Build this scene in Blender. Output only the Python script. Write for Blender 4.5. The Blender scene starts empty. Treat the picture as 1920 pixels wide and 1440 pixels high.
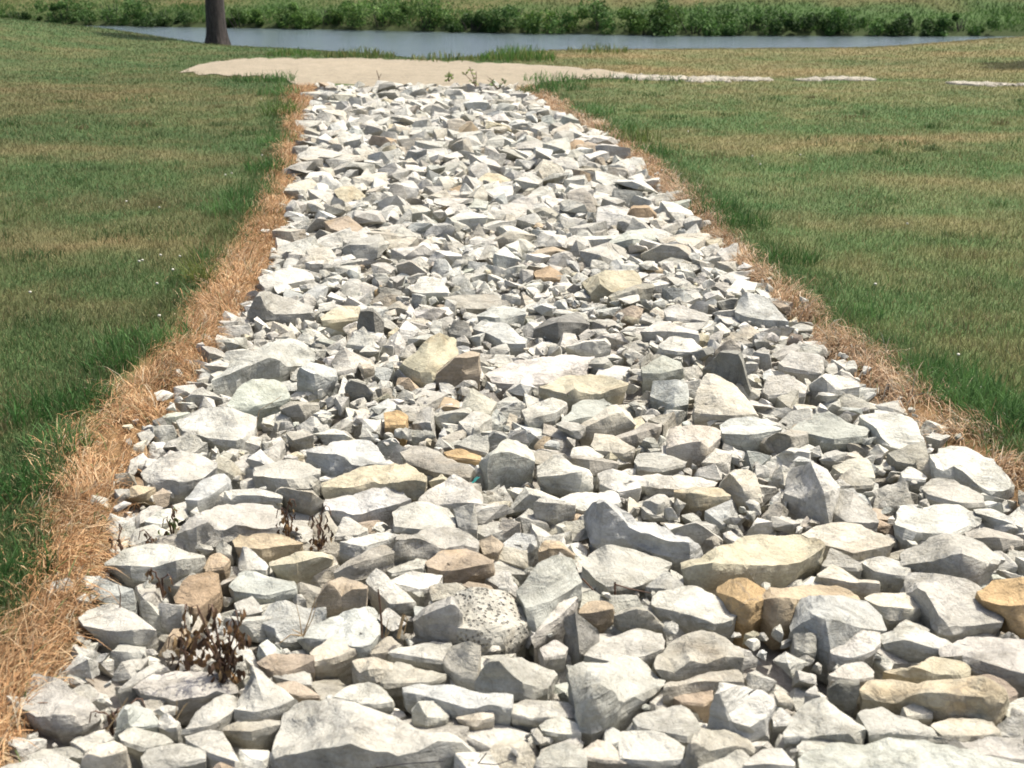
import bpy, bmesh, math, random
import numpy as np
from mathutils import Vector, Matrix, noise

random.seed(7)
RNG = np.random.default_rng(11)
scene = bpy.context.scene
col = scene.collection
R = math.radians

# ------------------------------------------------------------------ camera, sky, sun, exposure
H = 1.65                      # eye height over the stone bed
F = 2400.0                    # focal length in pixels of the 1920-wide photograph
P = R(18.43)                  # tilt below the horizon
cd = bpy.data.cameras.new('camera')
cam = bpy.data.objects.new('camera', cd)
col.objects.link(cam)
cam.location = (0, 0, H)
cam.rotation_euler = (math.pi / 2 - P, 0, 0)
cd.sensor_width = 36.0
cd.lens = 36.0 * F / 1920.0
cd.clip_start = 0.05
cd.clip_end = 1200
cd.dof.use_dof = True
cd.dof.focus_distance = 5.2
cd.dof.aperture_fstop = 5.6
scene.camera = cam

SUN_EL, SUN_AZ = R(64), R(60)         # azimuth from straight ahead towards the right
sdir = Vector((math.cos(SUN_EL) * math.sin(SUN_AZ), math.cos(SUN_EL) * math.cos(SUN_AZ), math.sin(SUN_EL)))
world = bpy.data.worlds.new('World')
scene.world = world
world.use_nodes = True
wn = world.node_tree
sky = wn.nodes.new('ShaderNodeTexSky')
sky.sky_type = 'NISHITA'
sky.sun_disc = False
sky.sun_elevation = SUN_EL
sky.sun_rotation = SUN_AZ
sky.air_density = 0.75
sky.ozone_density = 0.5
sky.dust_density = 5.0
wn.links.new(sky.outputs[0], wn.nodes['Background'].inputs['Color'])
wn.nodes['Background'].inputs['Strength'].default_value = 0.15
sl = bpy.data.lights.new('sun', 'SUN')
sl.energy = 4.1
sl.angle = R(0.53)
sl.color = (1.0, 0.945, 0.855)
so = bpy.data.objects.new('sun', sl)
col.objects.link(so)
so.rotation_euler = sdir.to_track_quat('Z', 'Y').to_euler()
scene.view_settings.view_transform = 'Standard'
scene.view_settings.look = 'None'
scene.view_settings.gamma = 1.0
scene.view_settings.use_curve_mapping = False
scene.view_settings.exposure = 0.70
scene.cycles.filter_width = 1.7

# ------------------------------------------------------------------ helpers
cP, sP = math.cos(P), math.sin(P)

def ray(px, py):
    u, v = (px - 960) / F, (720 - py) / F
    return Vector((u, cP + v * sP, -sP + v * cP))

def at_z(px, py, z=0.0):
    d = ray(px, py)
    t = (H - z) / -d.z
    return Vector((d.x * t, d.y * t, z))

def at_y(px, py, y):
    d = ray(px, py)
    t = y / d.y
    return Vector((d.x * t, y, H + d.z * t))

def to_px(p):
    x, y, z = p[0], p[1], p[2] - H
    w = y * cP - z * sP
    return 960 + F * x / w, 720 - F * (y * sP + z * cP) / w

def row_depth(py, z=0.0):
    return at_z(960, py, z).y

def tag(o, label=None, cat=None, group=None, kind=None):
    if label: o['label'] = label
    if cat: o['category'] = cat
    if group: o['group'] = group
    if kind: o['kind'] = kind
    return o

def np_mesh(name, verts, faces, mat, colors=None, parent=None, loc=None, smooth=False):
    """faces: (n,3) or (n,4) int array, or flat loops + sizes tuple"""
    me = bpy.data.meshes.new(name)
    verts = np.ascontiguousarray(verts, dtype=np.float32)
    faces = np.ascontiguousarray(faces, dtype=np.int32)
    n, k = faces.shape
    me.vertices.add(len(verts))
    me.vertices.foreach_set('co', verts.ravel())
    me.loops.add(n * k)
    me.loops.foreach_set('vertex_index', faces.ravel())
    me.polygons.add(n)
    me.polygons.foreach_set('loop_start', np.arange(0, n * k, k, dtype=np.int32))
    me.polygons.foreach_set('loop_total', np.full(n, k, dtype=np.int32))
    if smooth:
        me.polygons.foreach_set('use_smooth', np.ones(n, dtype=bool))
    if colors is not None:
        a = me.attributes.new('tint', 'FLOAT_COLOR', 'POINT')
        c = np.ones((len(verts), 4), dtype=np.float32)
        c[:, :colors.shape[1]] = colors
        a.data.foreach_set('color', c.ravel())
    me.update(calc_edges=True)
    me.validate()
    me.materials.append(mat)
    o = bpy.data.objects.new(name, me)
    col.objects.link(o)
    if parent is not None: o.parent = parent
    if loc is not None: o.location = loc
    return o

def hash2(ix, iy, seed):
    h = (ix.astype(np.int64) * 374761393 + iy.astype(np.int64) * 668265263 + seed * 1442695041) & 0x7fffffff
    h = ((h ^ (h >> 13)) * 1274126177) & 0x7fffffff
    return ((h ^ (h >> 16)) & 0xffff) / 65535.0

def vnoise(x, y, seed=0):
    ix, iy = np.floor(x), np.floor(y)
    fx, fy = x - ix, y - iy
    fx, fy = fx * fx * (3 - 2 * fx), fy * fy * (3 - 2 * fy)
    a, b = hash2(ix, iy, seed), hash2(ix + 1, iy, seed)
    c, d = hash2(ix, iy + 1, seed), hash2(ix + 1, iy + 1, seed)
    return (a * (1 - fx) + b * fx) * (1 - fy) + (c * (1 - fx) + d * fx) * fy

def fbm(x, y, seed=0, oct=3):
    s, a, t = 0, 1.0, 0
    for i in range(oct):
        s = s + a * vnoise(x * 2 ** i, y * 2 ** i, seed + i * 17)
        t += a; a *= 0.5
    return s / t

# ------------------------------------------------------------------ materials
def mat_base(name):
    m = bpy.data.materials.new(name)
    m.use_nodes = True
    nt = m.node_tree
    b = nt.nodes['Principled BSDF']
    return m, nt, b

def N(nt, t, **kw):
    n = nt.nodes.new(t)
    for k, v in kw.items():
        if k.startswith('i_'):
            key = k[2:]
            n.inputs[int(key) if key.isdigit() else key.replace('_', ' ')].default_value = v
        else:
            setattr(n, k, v)
    return n

def mixc(nt, fac, a, b, blend='MIX'):
    n = nt.nodes.new('ShaderNodeMix')
    n.data_type = 'RGBA'; n.blend_type = blend
    for s, v in ((n.inputs[0], fac), (n.inputs[6], a), (n.inputs[7], b)):
        if hasattr(v, 'links') or hasattr(v, 'node'):
            nt.links.new(v, s)
        elif isinstance(v, (int, float)):
            s.default_value = v
        else:
            s.default_value = (*v, 1)
    return n.outputs[2]

def ramp(nt, src, p0, p1, c0=0.0, c1=1.0):
    n = N(nt, 'ShaderNodeMapRange', i_1=p0, i_2=p1, i_3=c0, i_4=c1)
    nt.links.new(src, n.inputs[0])
    return n.outputs[0]

def noise_tex(nt, scale, detail=4, rough=0.55, vec=None, dist=0.0):
    n = N(nt, 'ShaderNodeTexNoise')
    n.inputs['Scale'].default_value = scale
    n.inputs['Detail'].default_value = detail
    n.inputs['Roughness'].default_value = rough
    n.inputs['Distortion'].default_value = dist
    if vec is not None: nt.links.new(vec, n.inputs['Vector'])
    return n.outputs[0]

def stone_mat(name, pitted=False, crust=False):
    m, nt, b = mat_base(name)
    geo = N(nt, 'ShaderNodeNewGeometry')
    pos = geo.outputs['Position']
    at = N(nt, 'ShaderNodeAttribute', attribute_name='tint')
    base = at.outputs['Color']
    # broad mottling, pale bloom, warm iron stain (amount in the alpha), fine grain
    n1 = noise_tex(nt, 11, 5, 0.6, pos)
    c = mixc(nt, 1.0, base, mixc(nt, ramp(nt, n1, 0.3, 0.72), (0.84, 0.835, 0.82), (1.15, 1.145, 1.135)), 'MULTIPLY')
    n2 = noise_tex(nt, 5.5, 3, 0.5, pos, 0.8)
    st = N(nt, 'ShaderNodeMath', operation='MULTIPLY')
    nt.links.new(ramp(nt, n2, 0.52, 0.72), st.inputs[0])
    nt.links.new(at.outputs['Alpha'], st.inputs[1])
    c = mixc(nt, st.outputs[0], c, (0.36, 0.26, 0.14))
    n3 = noise_tex(nt, 95, 3, 0.7, pos)
    c = mixc(nt, 1.0, c, mixc(nt, ramp(nt, n3, 0.3, 0.7), (0.84, 0.835, 0.825), (1.1, 1.1, 1.1)), 'MULTIPLY')
    n4 = noise_tex(nt, 260, 2, 0.7, pos)
    c = mixc(nt, ramp(nt, n4, 0.66, 0.74, 0, 0.35), c, (0.62, 0.61, 0.58))
    dk = noise_tex(nt, 42, 4, 0.75, pos)
    c = mixc(nt, ramp(nt, dk, 0.61, 0.71, 0, 0.22 if not crust else 0.75), c, (0.14, 0.135, 0.12))
    fr = noise_tex(nt, 30, 5, 0.75, pos)
    fm = N(nt, 'ShaderNodeMath', operation='MULTIPLY')
    pm = ramp(nt, noise_tex(nt, 6.5, 3, 0.55, pos), 0.46, 0.60, 0.12, 1.0)
    nt.links.new(ramp(nt, fr, 0.42, 0.62, 0.0, 0.55), fm.inputs[0])
    nt.links.new(pm, fm.inputs[1])
    c = mixc(nt, fm.outputs[0], c, mixc(nt, 1.0, c, (0.70, 0.68, 0.62), 'MULTIPLY'))
    # hairline cracks and scratches
    wv = N(nt, 'ShaderNodeTexVoronoi', feature='DISTANCE_TO_EDGE')
    wv.inputs['Scale'].default_value = 9
    wp = N(nt, 'ShaderNodeVectorMath', operation='ADD')
    nz = N(nt, 'ShaderNodeTexNoise'); nz.inputs['Scale'].default_value = 9
    nt.links.new(pos, nz.inputs['Vector'])
    sc = N(nt, 'ShaderNodeVectorMath', operation='SCALE'); sc.inputs['Scale'].default_value = 0.16
    nt.links.new(nz.outputs['Color'], sc.inputs[0])
    nt.links.new(pos, wp.inputs[0]); nt.links.new(sc.outputs[0], wp.inputs[1])
    nt.links.new(wp.outputs[0], wv.inputs['Vector'])
    gate = ramp(nt, noise_tex(nt, 4, 2, 0.5, pos), 0.5, 0.62)
    cr = N(nt, 'ShaderNodeMath', operation='MULTIPLY')
    nt.links.new(ramp(nt, wv.outputs['Distance'], 0.0, 0.035, 0.45, 0.0), cr.inputs[0])
    nt.links.new(gate, cr.inputs[1])
    c = mixc(nt, cr.outputs[0], c, (0.20, 0.185, 0.155))
    nt.links.new(c, b.inputs['Base Color'])
    b.inputs['Roughness'].default_value = 0.9
    b.inputs['Specular IOR Level'].default_value = 0.25
    # relief: grain, broken facets and bedding
    bm1 = N(nt, 'ShaderNodeBump', i_Strength=1.0, i_Distance=0.016)
    hx = N(nt, 'ShaderNodeMath', operation='MULTIPLY')
    nt.links.new(noise_tex(nt, 26, 6, 0.70, pos, 0.6), hx.inputs[0]); nt.links.new(ramp(nt, pm, 0, 1, .55, 1.5), hx.inputs[1])
    nt.links.new(hx.outputs[0], bm1.inputs['Height'])
    mp = N(nt, 'ShaderNodeMapping'); mp.inputs['Scale'].default_value = (6, 6, 55)
    mp.inputs['Rotation'].default_value = (0.15, 0.1, 0)
    nt.links.new(pos, mp.inputs['Vector'])
    bm2 = N(nt, 'ShaderNodeBump', i_Strength=0.8, i_Distance=0.010)
    bed = noise_tex(nt, 1, 4, 0.65, mp.outputs[0])
    nt.links.new(bed, bm2.inputs['Height'])
    c = mixc(nt, 1.0, c, mixc(nt, ramp(nt, bed, 0.32, 0.62), (0.90, 0.895, 0.88), (1.05, 1.05, 1.055)), 'MULTIPLY')
    nt.links.new(c, b.inputs['Base Color'])
    nt.links.new(bm1.outputs[0], bm2.inputs['Normal'])
    bm0 = N(nt, 'ShaderNodeBump', i_Strength=0.6, i_Distance=0.004)
    nt.links.new(noise_tex(nt, 130, 3, 0.7, pos), bm0.inputs['Height'])
    nt.links.new(bm2.outputs[0], bm0.inputs['Normal'])
    bm2 = bm0
    out = bm2
    if pitted:
        vo = N(nt, 'ShaderNodeTexVoronoi'); vo.inputs['Scale'].default_value = 85
        nt.links.new(pos, vo.inputs['Vector'])
        pg = ramp(nt, noise_tex(nt, 13, 3, 0.6, pos), 0.42, 0.6)
        hm = N(nt, 'ShaderNodeMath', operation='MULTIPLY')
        nt.links.new(ramp(nt, vo.outputs['Distance'], 0.16, 0.40, 1, 0), hm.inputs[0])
        nt.links.new(pg, hm.inputs[1])
        c2 = mixc(nt, hm.outputs[0], c, (0.17, 0.16, 0.14))
        nt.links.new(c2, b.inputs['Base Color'])
        bm3 = N(nt, 'ShaderNodeBump', i_Strength=1.0, i_Distance=0.02)
        bm3.invert = True
        nt.links.new(hm.outputs[0], bm3.inputs['Height'])
        nt.links.new(bm2.outputs[0], bm3.inputs['Normal'])
        out = bm3
    nt.links.new(out.outputs[0], b.inputs['Normal'])
    return m

def leaf_mat(name, trans=0.35, rough=0.7, base=None):
    m = bpy.data.materials.new(name); m.use_nodes = True
    nt = m.node_tree
    for n in list(nt.nodes): nt.nodes.remove(n)
    out = N(nt, 'ShaderNodeOutputMaterial')
    at = N(nt, 'ShaderNodeAttribute', attribute_name='tint')
    c = at.outputs['Color']
    geo = N(nt, 'ShaderNodeNewGeometry')
    g = noise_tex(nt, 60, 2, 0.6, geo.outputs['Position'])
    c = mixc(nt, 1.0, c, mixc(nt, ramp(nt, g, 0.3, 0.7), (0.85, 0.85, 0.85), (1.12, 1.12, 1.12)), 'MULTIPLY')
    d = N(nt, 'ShaderNodeBsdfPrincipled'); d.inputs['Roughness'].default_value = rough
    d.inputs['Specular IOR Level'].default_value = 0.25
    t = N(nt, 'ShaderNodeBsdfTranslucent')
    mx = N(nt, 'ShaderNodeMixShader', i_0=trans)
    nt.links.new(c, d.inputs['Base Color']); nt.links.new(c, t.inputs['Color'])
    nt.links.new(d.outputs[0], mx.inputs[1]); nt.links.new(t.outputs[0], mx.inputs[2])
    nt.links.new(mx.outputs[0], out.inputs['Surface'])
    return m

def ground_mat(name, grain=55, lo=0.75, hi=1.2, bump=0.02):
    m, nt, b = mat_base(name)
    at = N(nt, 'ShaderNodeAttribute', attribute_name='tint')
    pos = N(nt, 'ShaderNodeNewGeometry').outputs['Position']
    g = noise_tex(nt, grain, 5, 0.7, pos)
    c = mixc(nt, 1.0, at.outputs['Color'], mixc(nt, ramp(nt, g, 0.3, 0.7), (lo, lo, lo), (hi, hi, hi)), 'MULTIPLY')
    g2 = noise_tex(nt, 4.0, 4, 0.6, pos)
    c = mixc(nt, 1.0, c, mixc(nt, ramp(nt, g2, 0.3, 0.7), (0.88, 0.88, 0.86), (1.1, 1.1, 1.1)), 'MULTIPLY')
    nt.links.new(c, b.inputs['Base Color'])
    b.inputs['Roughness'].default_value = 0.95
    b.inputs['Specular IOR Level'].default_value = 0.15
    bp = N(nt, 'ShaderNodeBump', i_Strength=0.7, i_Distance=bump)
    nt.links.new(g, bp.inputs['Height'])
    nt.links.new(bp.outputs[0], b.inputs['Normal'])
    return m

M_stone = stone_mat('limestone')
M_pit = stone_mat('pitted_limestone', pitted=True)
M_crust = stone_mat('crusted_limestone', crust=True)
M_grass = leaf_mat('grass_blades', 0.38)
M_straw = leaf_mat('dry_straw', 0.25, 0.6)
M_leaf = leaf_mat('shrub_leaves', 0.3)
M_dead = leaf_mat('dead_leaves', 0.12, 0.75)
M_soil = ground_mat('turf_soil')
M_bed = ground_mat('bed_gravel', 60, 0.6, 1.25, 0.03)
M_path = ground_mat('crushed_stone', 22, 0.72, 1.18, 0.04)

def bark_mat():
    m, nt, b = mat_base('bark')
    pos = N(nt, 'ShaderNodeNewGeometry').outputs['Position']
    mp = N(nt, 'ShaderNodeMapping'); mp.inputs['Scale'].default_value = (16, 16, 3)
    nt.links.new(pos, mp.inputs['Vector'])
    v = noise_tex(nt, 1.5, 6, 0.7, mp.outputs[0], 0.5)
    nt.links.new(mixc(nt, ramp(nt, v, 0.35, 0.65), (0.018, 0.015, 0.013), (0.075, 0.062, 0.052)), b.inputs['Base Color'])
    b.inputs['Roughness'].default_value = 0.95
    bp = N(nt, 'ShaderNodeBump', i_Strength=1.0, i_Distance=0.05)
    nt.links.new(v, bp.inputs['Height']); nt.links.new(bp.outputs[0], b.inputs['Normal'])
    return m
M_bark = bark_mat()

def water_mat():
    m, nt, b = mat_base('river_water')
    b.inputs['Base Color'].default_value = (0.085, 0.115, 0.122, 1)
    b.inputs['Roughness'].default_value = 0.12
    b.inputs['IOR'].default_value = 1.33
    pos = N(nt, 'ShaderNodeNewGeometry').outputs['Position']
    mp = N(nt, 'ShaderNodeMapping'); mp.inputs['Scale'].default_value = (1.2, 3.0, 1)
    mp.inputs['Rotation'].default_value = (0, 0, 0.15)
    nt.links.new(pos, mp.inputs['Vector'])
    bp = N(nt, 'ShaderNodeBump', i_Strength=0.55, i_Distance=0.12)
    nt.links.new(noise_tex(nt, 1.3, 5, 0.6, mp.outputs[0]), bp.inputs['Height'])
    nt.links.new(bp.outputs[0], b.inputs['Normal'])
    return m
M_water = water_mat()

def plain_mat(name, c, rough=0.7):
    m, nt, b = mat_base(name)
    pos = N(nt, 'ShaderNodeNewGeometry').outputs['Position']
    g = noise_tex(nt, 120, 3, 0.6, pos)
    nt.links.new(mixc(nt, ramp(nt, g, 0.3, 0.7), tuple(x * 0.75 for x in c), tuple(min(1, x * 1.2) for x in c)), b.inputs['Base Color'])
    b.inputs['Roughness'].default_value = rough
    return m
M_twig = plain_mat('dry_stem', (0.10, 0.055, 0.032))
M_twig_pale = plain_mat('pale_dry_stem', (0.38, 0.27, 0.14))
M_twig_dark = plain_mat('black_twig', (0.03, 0.028, 0.028))
M_teal = plain_mat('teal_twine', (0.06, 0.42, 0.38))
M_white = plain_mat('clover_white', (0.42, 0.41, 0.34))
M_green_stem = plain_mat('green_stem', (0.09, 0.14, 0.04))

# ------------------------------------------------------------------ plan of the place (curves given by the rows they are seen in)
def curve_pts(rows, z=0.0):
    return np.array([[*at_z(x, y, z)[:2]] for x, y in rows])

EDGE_L = curve_pts([(-120, 1560), (-15, 1440), (110, 1270), (160, 1150), (190, 1050), (245, 900), (318, 770), (392, 660), (440, 590), (480, 530), (535, 450), (545, 390), (555, 320), (572, 245), (582, 200), (596, 163)])
EDGE_R = curve_pts([(2500, 1560), (2330, 1300), (2060, 1050), (1915, 940), (1740, 800), (1625, 720), (1520, 620), (1425, 530), (1290, 405), (1200, 320), (1115, 245), (1015, 200), (985, 180), (962, 163)])
GREEN_L = curve_pts([(-330, 1560), (-130, 1300), (-35, 1180), (8, 1080), (68, 920), (190, 740), (320, 610), (375, 530), (440, 440), (505, 345), (535, 250), (533, 200), (535, 158)])
GREEN_R = curve_pts([(2900, 1560), (2560, 1250), (2130, 950), (1915, 840), (1780, 735), (1690, 680), (1560, 595), (1440, 500), (1320, 380), (1205, 280), (1075, 205), (1010, 165)])
SHORE = curve_pts([(-700, 40), (-200, 45), (40, 52), (180, 64), (390, 83), (560, 89), (690, 97), (800, 108), (900, 104), (1030, 91), (1200, 90), (1600, 88), (1720, 82), (1830, 76), (1920, 73), (2300, 70), (3000, 66)], -0.03)
WATER_Z = -0.5
FAR = curve_pts([(-1500, 35), (-300, 41), (0, 46), (300, 51), (600, 56), (880, 62), (1300, 68), (1920, 69), (2500, 70), (3500, 70)], WATER_Z)

def xs_at(curve, y):
    return np.interp(y, curve[:, 1], curve[:, 0])

def ys_at(curve, x):
    return np.interp(x, curve[:, 0], curve[:, 1])

Y_END = float(EDGE_L[-1, 1])                       # far end of the stones
Y_NEAR = 1.45

def sstep(a, b, x):
    t = np.clip((x - a) / (b - a), 0, 1)
    return t * t * (3 - 2 * t)

def terrain(x, y):
    """height of the near ground"""
    x = np.asarray(x, float); y = np.asarray(y, float)
    z = 0.03 * (fbm(x * 0.35, y * 0.35, 3) - 0.5)
    # mound on the left by the river, low rise on the right
    z = z + 0.62 * np.exp(-(((x + 12.0) / 3.6) ** 2 + ((y - 25.5) / 5.0) ** 2))
    z = z + 0.25 * np.exp(-(((x - 15.0) / 4.5) ** 2 + ((y - 25.0) / 4.5) ** 2))
    # the stone channel, cut a little into the lawn
    yl = np.minimum(y, Y_END)
    l, r = xs_at(EDGE_L, yl), xs_at(EDGE_R, yl)
    d = np.minimum(x - l, r - x)
    ch = sstep(-0.12, 0.25, d) * sstep(Y_END + 0.35, Y_END - 0.15, y)
    z = z * (1 - 0.8 * ch) - 0.105 * ch
    # bank down to the river
    s = ys_at(SHORE, x)
    t = np.clip((y - s) / 1.6, 0, 1)
    z = z * (1 - t) - 1.0 * t - 0.06 * sstep(-1.2, 0.0, y - s) * (1 - t)
    return z

def far_ground(x, y):
    s = ys_at(FAR, x)
    d = y - s
    z = -0.9 + 0.9 * sstep(-1.0, 1.6, d) + 0.45 * sstep(1.0, 4.5, d)
    z = z + np.maximum(0, d - 2.5) * 0.085 + 0.12 * (fbm(x * 0.3, y * 0.3, 8) - 0.5) * sstep(0.5, 3, d)
    return z

# lawn colour: uneven mown bands of green and parched grass
L_KN = [(40, .15), (75, .2), (100, .3), (120, .2), (140, .4), (165, .7), (185, .5), (205, .25), (235, .3), (255, .12), (275, .55), (293, .8), (310, .45), (335, .15), (390, .1), (430, .5), (462, .85), (490, .6), (512, .12), (545, .12), (575, .65), (620, .5), (660, .2), (700, .15), (760, .2), (850, .3), (1000, .35), (1600, .35)]
R_KN = [(40, 1), (80, 1), (100, .8), (112, .6), (126, 1), (140, .6), (150, .3), (160, .8), (178, .6), (195, .3), (220, .12), (245, .3), (258, .85), (275, .8), (290, .4), (305, .08), (325, .12), (345, .75), (365, .55), (385, .3), (405, .65), (425, .35), (440, .2), (470, .5), (500, .4), (550, .4), (600, .35), (700, .3), (900, .3), (1600, .35)]
def knots(kn):
    a = np.array([[row_depth(p), v] for p, v in kn])
    return a[np.argsort(a[:, 0])]
L_KN, R_KN = knots(L_KN), knots(R_KN)

def lawn_color(x, y):
    w = (fbm(x * 0.22, y * 0.5, 21) - 0.5)
    yw = y * (1 + 0.16 * w)
    tl = np.interp(yw, L_KN[:, 0], L_KN[:, 1]); tr = np.interp(yw, R_KN[:, 0], R_KN[:, 1])
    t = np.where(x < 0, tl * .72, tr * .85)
    t = t + 0.9 * (fbm(x * 0.9, y * 1.3, 31) - 0.5) + 0.5 * (vnoise(x * 4.5, y * 4.5, 41) - 0.5)
    yl = np.minimum(y, Y_END)
    gl, gr = xs_at(GREEN_L, yl), xs_at(GREEN_R, yl)
    dist = np.where(x < 0, gl - x, x - gr)                # distance out from the straw
    edge = np.exp(-np.clip(dist, 0, None) / 0.28) * (y < Y_END + 0.4)
    t = np.clip(t - 0.30 * edge, 0, 1)[:, None]
    green = np.array([0.062, 0.106, 0.036]); tan = np.array([0.168, 0.143, 0.068])
    c = green * (1 - t) + tan * t
    warm = (fbm(x * 0.5, y * 0.9, 77) - 0.45)[:, None]
    c = c * (1 + 0.28 * sstep(-0.5, 2.0, x) + 0.25 * (vnoise(x * 1.7, y * 2.2, 19) - .5))[:, None]  # right lawn painted lighter for light on its leaning blades, plus random tone
    c = c * (1 + np.array([0.35, 0.05, 0.1]) * np.clip(warm, -0.4, 0.6))
    return c, dist

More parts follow.
